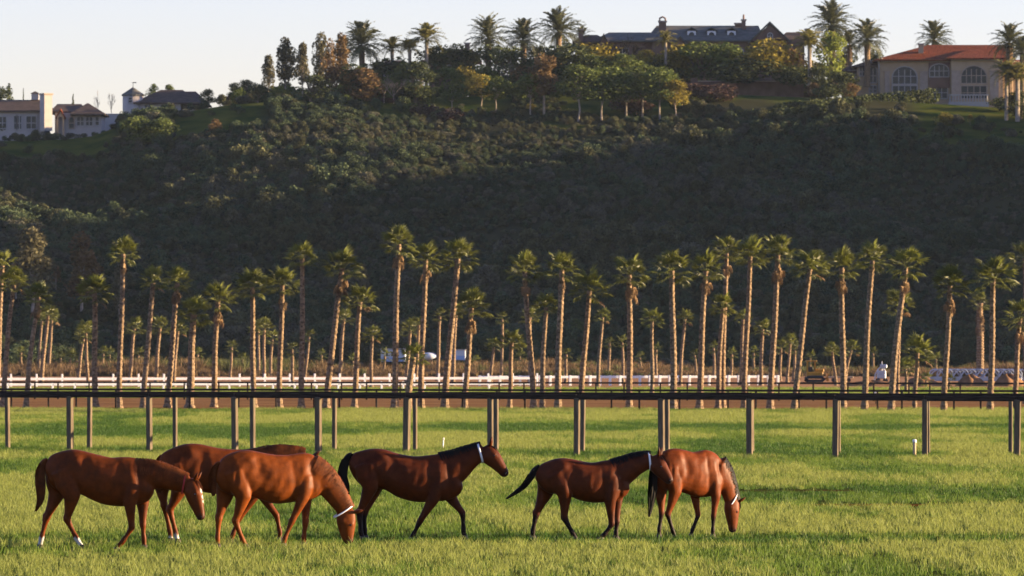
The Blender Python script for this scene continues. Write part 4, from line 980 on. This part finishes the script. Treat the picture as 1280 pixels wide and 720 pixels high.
class Limb:
    """rings: (center, in-plane half axis vector, lateral half axis vector)"""
    def __init__(s): s.r = []
    def ring(s, c, u, v): s.r.append((V(c), V(u), V(v))); return s
    def into(s, mb, n=18, p=2.0, cap=.5):
        r = s.r
        def dome(a, b, sg):
            d = (a[0]-b[0]); d = d.normalized() if d.length else V((0, 0, 1)); k = min(a[1].length, a[2].length)*cap
            return [(a[0]+d*k*math.sin(t), a[1]*math.cos(t), a[2]*math.cos(t)) for t in (.5, 1.0, 1.35)]
        full = dome(r[0], r[1], 1)[::-1]+r+dome(r[-1], r[-2], 1)
        vs = []; fs = []
        for c, u, v in full:
            for j in range(n):
                a = 2*math.pi*j/n; ca, sa = math.cos(a), math.sin(a)
                x = math.copysign(abs(ca)**(2/p), ca); y = math.copysign(abs(sa)**(2/p), sa)
                vs.append(c+u*x+v*y)
        m = len(full)
        for i in range(m-1):
            for j in range(n): fs.append((i*n+j, i*n+(j+1) % n, (i+1)*n+(j+1) % n, (i+1)*n+j))
        fs += [tuple(range(n-1, -1, -1)), tuple((m-1)*n+j for j in range(n))]
        mb.add(vs, fs)
def cr(pts, n):
    """Catmull-Rom through tuples"""
    P_ = np.array(pts, float); out = []
    for i in range(len(P_)-1):
        p0, p1, p2, p3 = P_[max(i-1, 0)], P_[i], P_[i+1], P_[min(i+2, len(P_)-1)]
        for k in range(n):
            t = k/n; out.append(.5*(2*p1+(p2-p0)*t+(2*p0-5*p1+4*p2-p3)*t*t+(3*p1-p0-3*p2+p3)*t**3))
    out.append(P_[-1]); return np.array(out)
WID = np.array([(0, .075), (.05, .135), (.14, .195), (.26, .215), (.42, .228), (.58, .232), (.72, .205), (.86, .165), (.95, .13), (1, .09)])
def build_horse(label, ox, oy, zk, base, d, yaw, trunk, neck, head, legs, tail, coat, points, mane_mat, k=1.0, head_turn=0, socks={}, marks=None, strap=None, ears=None, mane_side=1, belly=1.0):
    s = d/F; psi = R(yaw); cy, sy = math.cos(psi), math.sin(psi)
    xi = [p[0] for p in trunk]; xmid = (xi[0]+xi[-1])/2
    px0 = ox+xmid/zk
    def LX(zx, y=0.0): return ((ox+zx/zk-px0)*s+y*sy)/cy
    def LZ(zy): return (base-(oy+zy/zk))*s
    root = tag(empty('horse', (X(px0, d), d, 0), psi), label, 'horse', 'young horses in the paddock')
    mb = MB()
    # trunk
    T = cr([(LX(a), LZ(b), LZ(c)) for a, b, c in trunk], 4); x0, x1 = T[0][0], T[-1][0]; L_ = Limb()
    for x, zt, zb in T:
        w = np.interp((x-x0)/(x1-x0), WID[:, 0], WID[:, 1])*k*.94
        L_.ring((x, 0, (zt+zb)/2), (0, 0, (zt-zb)/2), (0, w, 0))
    L_.into(mb, 24, 2.15, .35)
    # neck
    Nk = cr([(LX(a), LZ(b), r_/zk*s) for a, b, r_ in neck], 5); NR_ = []
    for i, (x, z, r_) in enumerate(Nk):
        a = Nk[min(i+1, len(Nk)-1)]; b = Nk[max(i-1, 0)]; t = V((a[0]-b[0], 0, a[1]-b[1])).normalized(); u = V((-t.z, 0, t.x))
        q = i/(len(Nk)-1); NR_.append((V((x, 0, z)), u*r_, V((0, 1, 0))*k*(.088*(1-q)**1.2+.066), t))
    Ln = Limb(); Ln.r = [q[:3] for q in NR_]; Ln.into(mb, 20, 1.9, .4)
    # head
    hp = V((LX(neck[-1][0]), 0, LZ(neck[-1][1]))); ht = R(head_turn)
    def turn(p):
        dx = p.x-hp.x; return V((hp.x+dx*math.cos(ht)+p.y*math.sin(ht), p.y*math.cos(ht)-dx*math.sin(ht), p.z))
    LATS = [.085, .104, .098, .08, .068, .06]
    Hd = cr([(LX(a), LZ(b), r_/zk*s, LATS[min(i, 5)]*k) for i, (a, b, r_) in enumerate(head)], 4); HR = []
    for i, (x, z, r_, lt) in enumerate(Hd):
        a = Hd[min(i+1, len(Hd)-1)]; b = Hd[max(i-1, 0)]; t = V((a[0]-b[0], 0, a[1]-b[1])).normalized(); u = V((-t.z, 0, t.x)) 
        c = turn(V((x, 0, z))); uu = turn(V((x, 0, z))+u)-c; vv = turn(V((x, 1, z)))-c
        HR.append((c, uu*r_, vv*lt, t))
    Lh = Limb(); Lh.r = [q[:3] for q in HR]; Lh.into(mb, 18, 2.1, .7)
    def hpt(q, fu, fv):
        i = q*(len(HR)-1); a = int(i); b = min(a+1, len(HR)-1); f = i-a
        return HR[a][0].lerp(HR[b][0], f)+HR[a][1].lerp(HR[b][1], f)*fu+HR[a][2].lerp(HR[b][2], f)*fv
    for sg in (-1, 1):
        mb.ball(hpt(.22, -.25, sg*.62), (.075*k, .045*k, .08*k), 12, 8)     # cheek
        mb.ball(hpt(.30, .48, sg*.80), (.03*k, .022*k, .024*k), 10, 6)      # brow
        mb.ball(hpt(.93, .45, sg*.72), (.028*k, .02*k, .022*k), 10, 6)      # nostril
    mb.ball(hpt(.95, -.55, 0), (.032*k, .034*k, .028*k), 10, 6)             # chin
    # legs
    polys = []
    for li, lg in enumerate(legs):
        side = -1 if lg['near'] else 1
        yt = side*(.105 if lg['kind'] == 'h' else .098)*k; yb = side*.085*k
        pj = [(LX(a, yb), LZ(b)) for a, b in lg['p']]
        def J(i, y): return V((pj[i][0], y, pj[i][1]))
        if lg['kind'] == 'h':
            stf, hock, fet, hoof = [J(i, y) for i, y in enumerate((side*.115*k, yb, yb, yb))]
            hx = lg.get('hip'); hip = V((LX(hx[0], yt), yt, LZ(hx[1])))
            gm = stf.lerp(hock, .55); path = [(hip, .175, .10), (hip.lerp(stf, .5), .165, .108), (stf, .118, .085), (stf.lerp(hock, .45), .078, .06), (stf.lerp(hock, .82), .05, .042), (hock, .054, .043), (hock.lerp(fet, .22), .04, .034), (hock.lerp(fet, .6), .031, .028), (fet.lerp(hock, .1), .037, .034), (fet, .038, .035)]
            dv = (hock-stf).normalized(); mb.ball(hock-V((.035*k, 0, -.035*k)), (.03*k, .025*k, .045*k), 10, 6)
        else:
            elb, kn, fet, hoof = [J(i, y) for i, y in enumerate((side*.11*k, yb, yb, yb))]
            top = V((LX(lg['top'][0], side*.1), side*.12*k, LZ(lg['top'][1])))
            path = [(top, .09, .05), (top.lerp(elb, .5), .12, .07), (elb, .092, .066), (elb.lerp(kn, .35), .07, .052), (elb.lerp(kn, .75), .046, .04), (kn, .046, .042), (kn.lerp(fet, .2), .036, .033), (kn.lerp(fet, .6), .029, .027), (fet.lerp(kn, .1), .036, .033), (fet, .037, .034)]
        hz = lg.get('lift', 0.0); hoof.z = hz
        hd = V((1, 0, 0)) if not lg.get('flex') else V((.55, 0, -.8)).normalized()
        cor = fet.lerp(hoof, .55); cor.z = max(cor.z, hz+.05*k)
        path += [(fet.lerp(cor, .6), .032, .031), (cor, .036, .036)]
        l_ = Limb()
        for i, (c, a, b) in enumerate(path):
            n1 = path[min(i+1, len(path)-1)][0]; n0 = path[max(i-1, 0)][0]; t = (n1-n0); t.y = 0; t.normalize(); u = V((-t.z, 0, t.x))
            g = 1.2 if a < .06 else 1.08; l_.ring(c, u*a*k*g, V((0, b*k*g, 0)))
        l_.into(mb, 16, 2.0, .5)
        polys.append(([q[0] for q in path[5:]], lg, cor, hoof))
    # muscle masses
    tl = x1-x0
    for sg in (-1, 1):
        mb.ball((x0+tl*.80, sg*.095*k, T[-4][1]*.5+T[-4][2]*.5+.02), (.13*k, .075*k, .17*k), 14, 8)
        mb.ball((x0+tl*.915, sg*.045*k, (T[-1][1]+T[-1][2])/2-.03), (.085*k, .085*k, .13*k), 14, 8)
    raw = mb.mesh('raw', None)
    tmp = bpy.data.objects.new('tmp', raw); COL.objects.link(tmp)
    rm = tmp.modifiers.new('r', 'REMESH'); rm.mode = 'VOXEL'; rm.voxel_size = .0135; rm.use_smooth_shade = True
    sm = tmp.modifiers.new('s', 'SMOOTH'); sm.factor = .5; sm.iterations = 12
    dg = bpy.context.evaluated_depsgraph_get(); me = bpy.data.meshes.new_from_object(tmp.evaluated_get(dg)); bpy.data.objects.remove(tmp)
    me.name = 'horse_body'; me.materials.clear(); me.materials.append(m_coat)
    n = len(me.vertices); co = np.empty(n*3, np.float32); me.vertices.foreach_get('co', co); co = co.reshape(-1, 3)
    # muscle relief: hollows behind the shoulder, at the flank and along the thigh, ribs, rounded masses
    fx = (co[:, 0]-x0)/tl; zt_ = np.interp(co[:, 0], T[:, 0], T[:, 1]); zb_ = np.interp(co[:, 0], T[:, 0], T[:, 2]); fz = (co[:, 2]-zb_)/np.maximum(zt_-zb_, .05)
    dy = np.zeros(n)
    for (ax, az, rx_, rz_, dp) in [(.385, .58, .055, .20, .020), (.36, .80, .05, .10, .012), (.695, .70, .03, .22, .012), (.715, .35, .03, .20, .014), (.875, .62, .025, .22, .018), (.155, .42, .022, .20, .012), (.54, .5, .012, .2, .0012), (.60, .5, .012, .2, .0012),
                                (.29, .80, .045, .10, -.014), (.20, .66, .07, .18, -.012), (.30, .22, .05, .2, -.014), (.80, .62, .04, .2, -.016), (.80, .25, .05, .16, -.014), (.95, .30, .05, .2, -.01)]:
        dy += dp*np.exp(-((fx-ax)/rx_)**2-((fz-az)/rz_)**2)
    q_ = np.array([[3, 11, 17], [23, -9, 7], [-13, 19, -21], [37, 29, -15], [-31, 41, 25]])
    dy += sum(.0011*np.sin(co@(v_*1.0)+i) for i, v_ in enumerate(q_))
    co[:, 1] -= np.sign(co[:, 1])*dy*sstep(.01, .06, np.abs(co[:, 1]))*((fz > -.3) & (fx > -.05) & (fx < 1.1))
    me.vertices.foreach_set('co', co.ravel()); me.update()
    # coat colours: body, dark points, socks, muzzle, face marks
    c = np.tile(np.array(coat), (n, 1)); rr = fbm(co[:, 0]*1.0, co[:, 2]*1.0+co[:, 1], .5, 5); c *= (1+.12*rr)[:, None]
    c *= (1-.22*np.clip((co[:, 2]-T[:, 1].mean())/.12, 0, 1))[:, None]      # darker along the back
    def distpoly(pl):
        dm = np.full(n, 9.0)
        for a, b in zip(pl[:-1], pl[1:]):
            a = np.array(a); b = np.array(b); ab = b-a; t = np.clip(((co-a)@ab)/max(ab@ab, 1e-9), 0, 1); dm = np.minimum(dm, np.linalg.norm(co-(a+t[:, None]*ab), axis=1))
        return dm
    for i, (pl, lg, cor, hoof) in enumerate(polys):
        dd = distpoly(pl+[hoof]) < .085*k; top = pl[0].z
        if points: 
            w = np.where(dd, 1-sstep(top-.06, top+.07, co[:, 2]), 0); c = c*(1-w[:, None])+np.array(points)*w[:, None]
        sk = socks.get(i, 0)
        if sk: 
            w = np.where(dd, 1-sstep(sk-.02, sk+.02, co[:, 2]+.015*np.sin(co[:, 0]*90)), 0); c = c*(1-w[:, None])+np.array((.42, .40, .37))*w[:, None]
    mz = np.array(HR[-1][0]); dz = np.linalg.norm(co-mz, axis=1); w = 1-sstep(.05*k, .11*k, dz); w *= .85; c = c*(1-w[:, None])+np.array((.02, .012, .01))*w[:, None]
    if marks:
        for q, fu, fv, rad in marks:
            pm = np.array(hpt(q, fu, fv)); w = 1-sstep(rad*.6, rad, np.linalg.norm(co-pm, axis=1)); c = c*(1-w[:, None])+np.array((.42, .40, .37))*w[:, None]
    ca = me.color_attributes.new('coat', 'FLOAT_COLOR', 'POINT'); ca.data.foreach_set('color', np.concatenate([np.clip(c, 0, 1), np.ones((n, 1))], 1).astype(np.float32).ravel())
    link('body', me, root)
    # hooves
    hoofm = M_hoof
    for i, (pl, lg, cor, hoof) in enumerate(polys):
        hb = MB(); vs = []; n_ = 12; fl = lg.get('flex', 0)
        for t, rad in ((0, .039), (.5, .045), (1, .052)):
            cc = cor.lerp(V((hoof.x+.012, hoof.y, hoof.z)), t)
            if not fl: cc.z = cor.z*(1-t)+hoof.z*t+(.012 if t == 0 else 0)
            for j in range(n_):
                a = 6.2832*j/n_; vs.append((cc.x+rad*k*1.15*math.cos(a), cc.y+rad*k*math.sin(a), cc.z-(.03*math.cos(a) if fl and t == 1 else 0)))
        fs = [(a*n_+j, a*n_+(j+1) % n_, (a+1)*n_+(j+1) % n_, (a+1)*n_+j) for a in range(2) for j in range(n_)]+[tuple(range(n_-1, -1, -1)), tuple(2*n_+j for j in range(n_))]
        hb.add(vs, fs).build('hoof', hoofm, root, True)
    # eyes and ears
    for sg in (-1, 1):
        MB().ball(hpt(.32, .36, sg*.93), (.019*k, .012*k, .016*k), 10, 6).build('eye', m_eye, root, True)
        MB().ball(hpt(.955, .35, sg*.92), (.012*k, .007*k, .016*k), 8, 5).build('nostril', m_eye, root, True)
        e0 = hpt(.02, .78, sg*.55); t = HR[0][3]; back = -turn(hp+t)+hp; up = HR[0][1].normalized()
        ed = (back*(ears or (.55, .8))[0]+up*(ears or (.55, .8))[1]+HR[0][2].normalized()*sg*.28).normalized()
        sd_ = ed.cross(HR[0][2]).normalized(); fw = HR[0][2].normalized(); eb = MB(); vs = []; n_ = 8; ln = .16*k
        for q, w in ((0, .028), (.2, .036), (.5, .036), (.8, .02), (1, .003)):
            for j in range(n_):
                a = 6.2832*j/n_; vs.append(e0+ed*ln*q+(sd_*math.cos(a)*.75+fw*math.sin(a))*w*k)
        fs = [(a*n_+j, a*n_+(j+1) % n_, (a+1)*n_+(j+1) % n_, (a+1)*n_+j) for a in range(4) for j in range(n_)]+[tuple(range(n_-1, -1, -1))]
        em = eb.add(vs, fs).mesh('ear', m_coat, True); a_ = em.color_attributes.new('coat', 'FLOAT_COLOR', 'POINT'); a_.data.foreach_set('color', np.tile(np.array([*(np.array(coat)*.75), 1], np.float32), len(em.vertices)))
        link('ear', em, root)
    # mane
    rd = random.Random(ox+7); vs = []; fs = []
    def npt(q, th, off=0.0):
        i = min(max(q, 0), .999)*(len(NR_)-1); a = int(i); f = i-a; b = min(a+1, len(NR_)-1)
        c_ = NR_[a][0].lerp(NR_[b][0], f); u = NR_[a][1].lerp(NR_[b][1], f); v = NR_[a][2].lerp(NR_[b][2], f)
        return c_+u*(math.cos(th)*1.0+off/u.length*math.cos(th))-v*mane_side*(math.sin(th)*1.0+off/v.length*math.sin(th))
    for i in range(420):
        lift = rd.uniform(.004, .03); q = rd.random()**.9; th1 = R(rd.uniform(15, 62 if mane_mat is m_hairB else 95)); th0 = R(rd.uniform(-14, 8)); sl_ = rd.uniform(-.05, .10); w = rd.uniform(.006, .012)
        b = len(vs); m_ = 5
        for j in range(m_+1):
            t = j/m_; p = npt(q-sl_*t, th0+(th1-th0)*t, (.006+lift*math.sin(.4+t*2.4))*min(1, q*4+.2)); ww = w*(1-.7*t)
            tv = NR_[int(min(max(q, 0), .999)*(len(NR_)-1))][3]
            vs += [p-tv*ww, p+tv*ww]
            if j: fs.append((b+2*j-2, b+2*j-1, b+2*j+1, b+2*j))
    MB().add(vs, fs).build('mane', mane_mat, root, True); vs = []; fs = []
    for i in range(40):   # forelock
        b = len(vs); sg = rd.uniform(-.6, .6); w = .007; ln = rd.uniform(.1, .26)
        for j in range(4):
            p = hpt(ln*j/3*1.2, 1.06+.05*math.sin(j), sg*(.6+.2*j/3)); ww = V((0, 1, 0))*w*(1-.25*j); vs += [p-ww, p+ww]
            if j: fs.append((b+2*j-2, b+2*j-1, b+2*j+1, b+2*j))
    MB().add(vs, fs).build('forelock', mane_mat, root, True)
    # tail
    tp = cr([(LX(a, .0), LZ(b), r_/zk*s) for a, b, r_ in tail], 6); mbt = MB()
    mbt.tube([(p[0], 0, p[1]) for p in tp], [max(.006, p[2]*.72) for p in tp], 8); vs = []; fs = []
    for i in range(260):
        a = rd.uniform(0, 6.28); q = math.sqrt(rd.random()); st = rd.uniform(0, .45); en = rd.uniform(.75, 1.08); w = rd.uniform(.005, .009); b = len(vs); m_ = 7
        for j in range(m_+1):
            t = st+(en-st)*j/m_; f = min(t, 1)*(len(tp)-1); k0 = int(min(f, len(tp)-2)); ff = f-k0; pc = tp[k0]*(1-ff)+tp[k0+1]*ff
            ex = max(0, t-1); ra = max(pc[2], .012)*(q+.18*math.sin(t*9+i)); dv = tp[-1]-tp[-2]
            p = V((pc[0]+dv[0]*ex*6+ra*math.cos(a), ra*math.sin(a)*.8, pc[1]+dv[1]*ex*6+ra*math.cos(a)*.25)); ww = w*(1-.6*j/m_)
            vs += [p-V((ww, ww*.5, 0)), p+V((ww, ww*.5, 0))]
            if j: fs.append((b+2*j-2, b+2*j-1, b+2*j+1, b+2*j))
    mbt.add(vs, fs).build('tail', mane_mat, root, True)
    # neck strap
    if strap:
        q, tilt, loose, mat, w = strap; i = q*(len(NR_)-1); a = int(i); f = i-a; b = min(a+1, len(NR_)-1)
        c_ = NR_[a][0].lerp(NR_[b][0], f); u = NR_[a][1].lerp(NR_[b][1], f); v = NR_[a][2].lerp(NR_[b][2], f); t = NR_[a][3]
        vs = []; n_ = 28
        for j in range(n_):
            an = 6.2832*j/n_; ca, sa = math.cos(an), math.sin(an); lo = loose if ca < 0 else 0
            for dw, off in ((-w, .022), (w, .022), (w, .014), (-w, .014)):
                vs.append(c_+u*ca*(1+off/u.length+lo)+v*sa*(1+off/v.length+.05)+t*(dw+tilt*ca*u.length))
        fs = [(j*4+m_, j*4+(m_+1) % 4, ((j+1) % n_)*4+(m_+1) % 4, ((j+1) % n_)*4+m_) for j in range(n_) for m_ in range(4)]
        MB().add(vs, fs).build('neck_strap', mat, root, True)
    return root
M_hoof = M('hoof_horn', (.05, .035, .028), var=.3, nscale=8, rough=.6)
CH = (.098, .0215, .0027); CH3 = (.132, .0305, .003); BAY = (.070, .0148, .0027); BAY6 = (.112, .024, .003); DK = (.012, .0055, .0042)
h_ = lambda near, p, hip, **k: dict(kind='h', near=near, p=p, hip=hip, **k)
f_ = lambda near, p, top, **k: dict(kind='f', near=near, p=p, top=top, **k)
build_horse('chestnut young horse at far left with two white hind socks, head lowered', 40, 550, 4.8, 689.5, GD(688.5), 0,
 [(88,135,215),(110,100,270),(150,80,305),(200,66,320),(250,60,325),(300,67,335),(360,82,365),(420,97,388),(480,109,400),(540,105,404),(600,108,398),(650,125,388),(700,180,370),(724,250,335)],
 [(610,225,112),(690,215,92),(760,220,80),(830,236,70),(890,256,62),(930,268,56)],
 [(945,262,50),(965,305,55),(982,355,50),(998,405,40),(1012,448,31),(1018,470,26)],
 [h_(True, [(245,350),(213,480),(270,592),(318,668)], (190,190)), h_(False, [(145,335),(84,475),(54,596),(42,668)], (150,190)),
  f_(True, [(590,385),(602,530),(548,612),(492,660)], (610,220), flex=1), f_(False, [(662,385),(664,520),(670,600),(672,655)], (650,230))],
 [(95,122,16),(66,140,22),(50,190,26),(50,260,26),(54,330,24),(46,385,18),(24,430,7)], CH, None, m_hairR, 1.0, 14, {0: .20, 1: .20}, [(.28, 1.0, 0, .05), (.42, 1.02, 0, .04), (.52, 1.02, 0, .032)], (.90, -.1, 0, m_strapR, .012))
build_horse('chestnut horse standing behind another, head hidden, with white hind sock', 140, 550, 4.8, 684.5, 90.0, 9,
 [(278,145,230),(300,108,280),(350,76,310),(430,48,318),(500,43,325),(560,52,338),(640,70,350),(720,78,356),(800,78,358),(860,68,352),(910,80,340),(950,150,310),(965,200,290)],
 [(880,170,100),(960,140,80),(1030,130,70),(1090,125,60),(1150,130,52)],
 [(1165,140,48),(1178,190,54),(1190,240,48),(1200,290,38),(1208,335,30),(1212,352,26)],
 [h_(True, [(405,330),(352,440),(388,580),(402,645)], (380,170)), h_(False, [(300,310),(314,412),(350,575),(358,625)], (360,170)),
  f_(True, [(872,330),(758,500),(726,590),(712,630)], (890,190), flex=0), f_(False, [(880,330),(985,480),(1003,575),(1006,612)], (890,190))],
 [(300,112,12),(283,150,18),(278,220,20),(284,290,16),(288,340,6)], CH, None, m_hairR, 1.0, 0, {0: .16, 1: .12})
build_horse('bright chestnut horse grazing with pale strap round its lowered head', 250, 550, 4.8, 683, GD(684), 17,
 [(106,165,250),(128,115,290),(170,80,315),(230,60,325),(290,54,330),(340,62,345),(400,75,366),(460,83,378),(520,84,374),(580,76,366),(640,74,360),(690,98,345),(720,180,325),(732,230,300)],
 [(655,175,100),(715,215,88),(770,272,76),(815,335,66),(850,390,56),(870,425,52)],
 [(872,432,56),(874,480,60),(876,528,52),(880,568,42),(886,598,32),(888,610,27)],
 [h_(True, [(262,340),(218,480),(262,598),(288,638)], (215,180)), h_(False, [(150,345),(116,465),(108,592),(112,640)], (180,190)),
  f_(True, [(615,345),(548,490),(508,590),(498,632)], (640,210)), f_(False, [(635,355),(630,500),(620,585),(620,628)], (650,220))],
 [(120,125,12),(98,150,18),(84,210,22),(84,270,20),(88,325,8)], CH3, None, m_hairR, 1.0, 8, {}, None, (.95, -.05, .45, m_strap, .011), (.2, 1.0))
build_horse('walking bay horse with raised head and white neck strap, black mane and tail', 420, 540, 4.8, 676, GD(675.6), 4,
 [(88,160,235),(108,128,275),(150,114,320),(200,103,335),(250,100,340),(300,107,352),(360,127,388),(420,140,410),(480,147,422),(540,142,424),(600,135,420),(650,130,415),(700,165,402),(742,270,375),(755,310,350)],
 [(665,235,122),(725,205,98),(775,172,80),(820,146,66),(855,130,58),(880,122,54)],
 [(893,115,54),(918,140,58),(950,172,50),(982,210,38),(1006,242,30),(1014,256,26)],
 [h_(True, [(205,340),(142,485),(150,600),(166,640)], (180,200)), h_(False, [(240,335),(168,492),(172,590),(178,628)], (190,200)),
  f_(True, [(580,410),(502,540),(462,622),(446,652)], (620,240)), f_(False, [(690,400),(760,490),(764,590),(774,645)], (660,250))],
 [(98,132,14),(70,150,22),(48,200,26),(42,260,26),(54,320,22),(76,375,8)], BAY, DK, m_hairB, 1.0, 6, {}, None, (.86, .05, 0, m_strap, .016))
build_horse('dark bay horse walking with tail swished back and white collar, nose by another horse', 630, 550, 5.143, 675.5, GD(675), 6,
 [(212,195,270),(235,160,305),(280,138,340),(330,122,350),(380,117,358),(430,122,368),(480,133,388),(540,145,402),(580,146,406),(640,135,404),(700,132,398),(745,160,385),(790,240,355),(802,285,330)],
 [(725,225,108),(785,195,88),(840,165,74),(885,148,64),(920,138,56),(945,135,52)],
 [(965,130,54),(990,165,58),(1018,200,50),(1044,232,40),(1062,256,32),(1068,268,28)],
 [h_(True, [(392,350),(386,500),(445,608),(465,640)], (330,220)), h_(False, [(262,350),(206,480),(184,592),(188,645)], (300,220)),
  f_(True, [(680,395),(692,545),(645,610),(610,632)], (715,240), flex=1), f_(False, [(725,395),(726,530),(720,612),(722,640)], (735,250))],
 [(228,165,14),(195,195,24),(170,240,28),(130,295,26),(80,335,20),(15,378,8)], BAY, DK, m_hairB, 1.0, 22, {0: .045}, None, (.9, .0, 0, m_strap, .015), (.75, .7))
build_horse('bright bay horse grazing at right, turned away, white strap behind its ears', 780, 550, 5.143, 675, 92.8, 28,
 [(205,170,260),(222,118,300),(260,80,330),(330,66,340),(400,80,360),(440,91,376),(480,86,384),(520,78,384),(560,86,378),(600,112,360),(632,165,335),(645,200,310)],
 [(590,195,100),(630,245,82),(660,300,68),(680,350,58),(692,390,54),(698,412,50)],
 [(700,410,50),(698,452,54),(700,500,48),(703,545,38),(703,585,30),(703,600,26)],
 [h_(True, [(320,350),(278,490),(312,600),(330,650)], (300,190)), h_(False, [(238,350),(240,480),(224,590),(222,630)], (240,190)),
  f_(True, [(588,375),(576,510),(572,600),(572,630)], (590,220)), f_(False, [(462,380),(478,500),(440,595),(428,628)], (500,220))],
 [(215,125,12),(195,165,20),(185,240,26),(180,330,28),(172,410,22),(160,500,8)], BAY6, DK, m_hairB, .88, 0, {}, None, (.95, -.9, .05, m_strap, .011), (.6, .8))
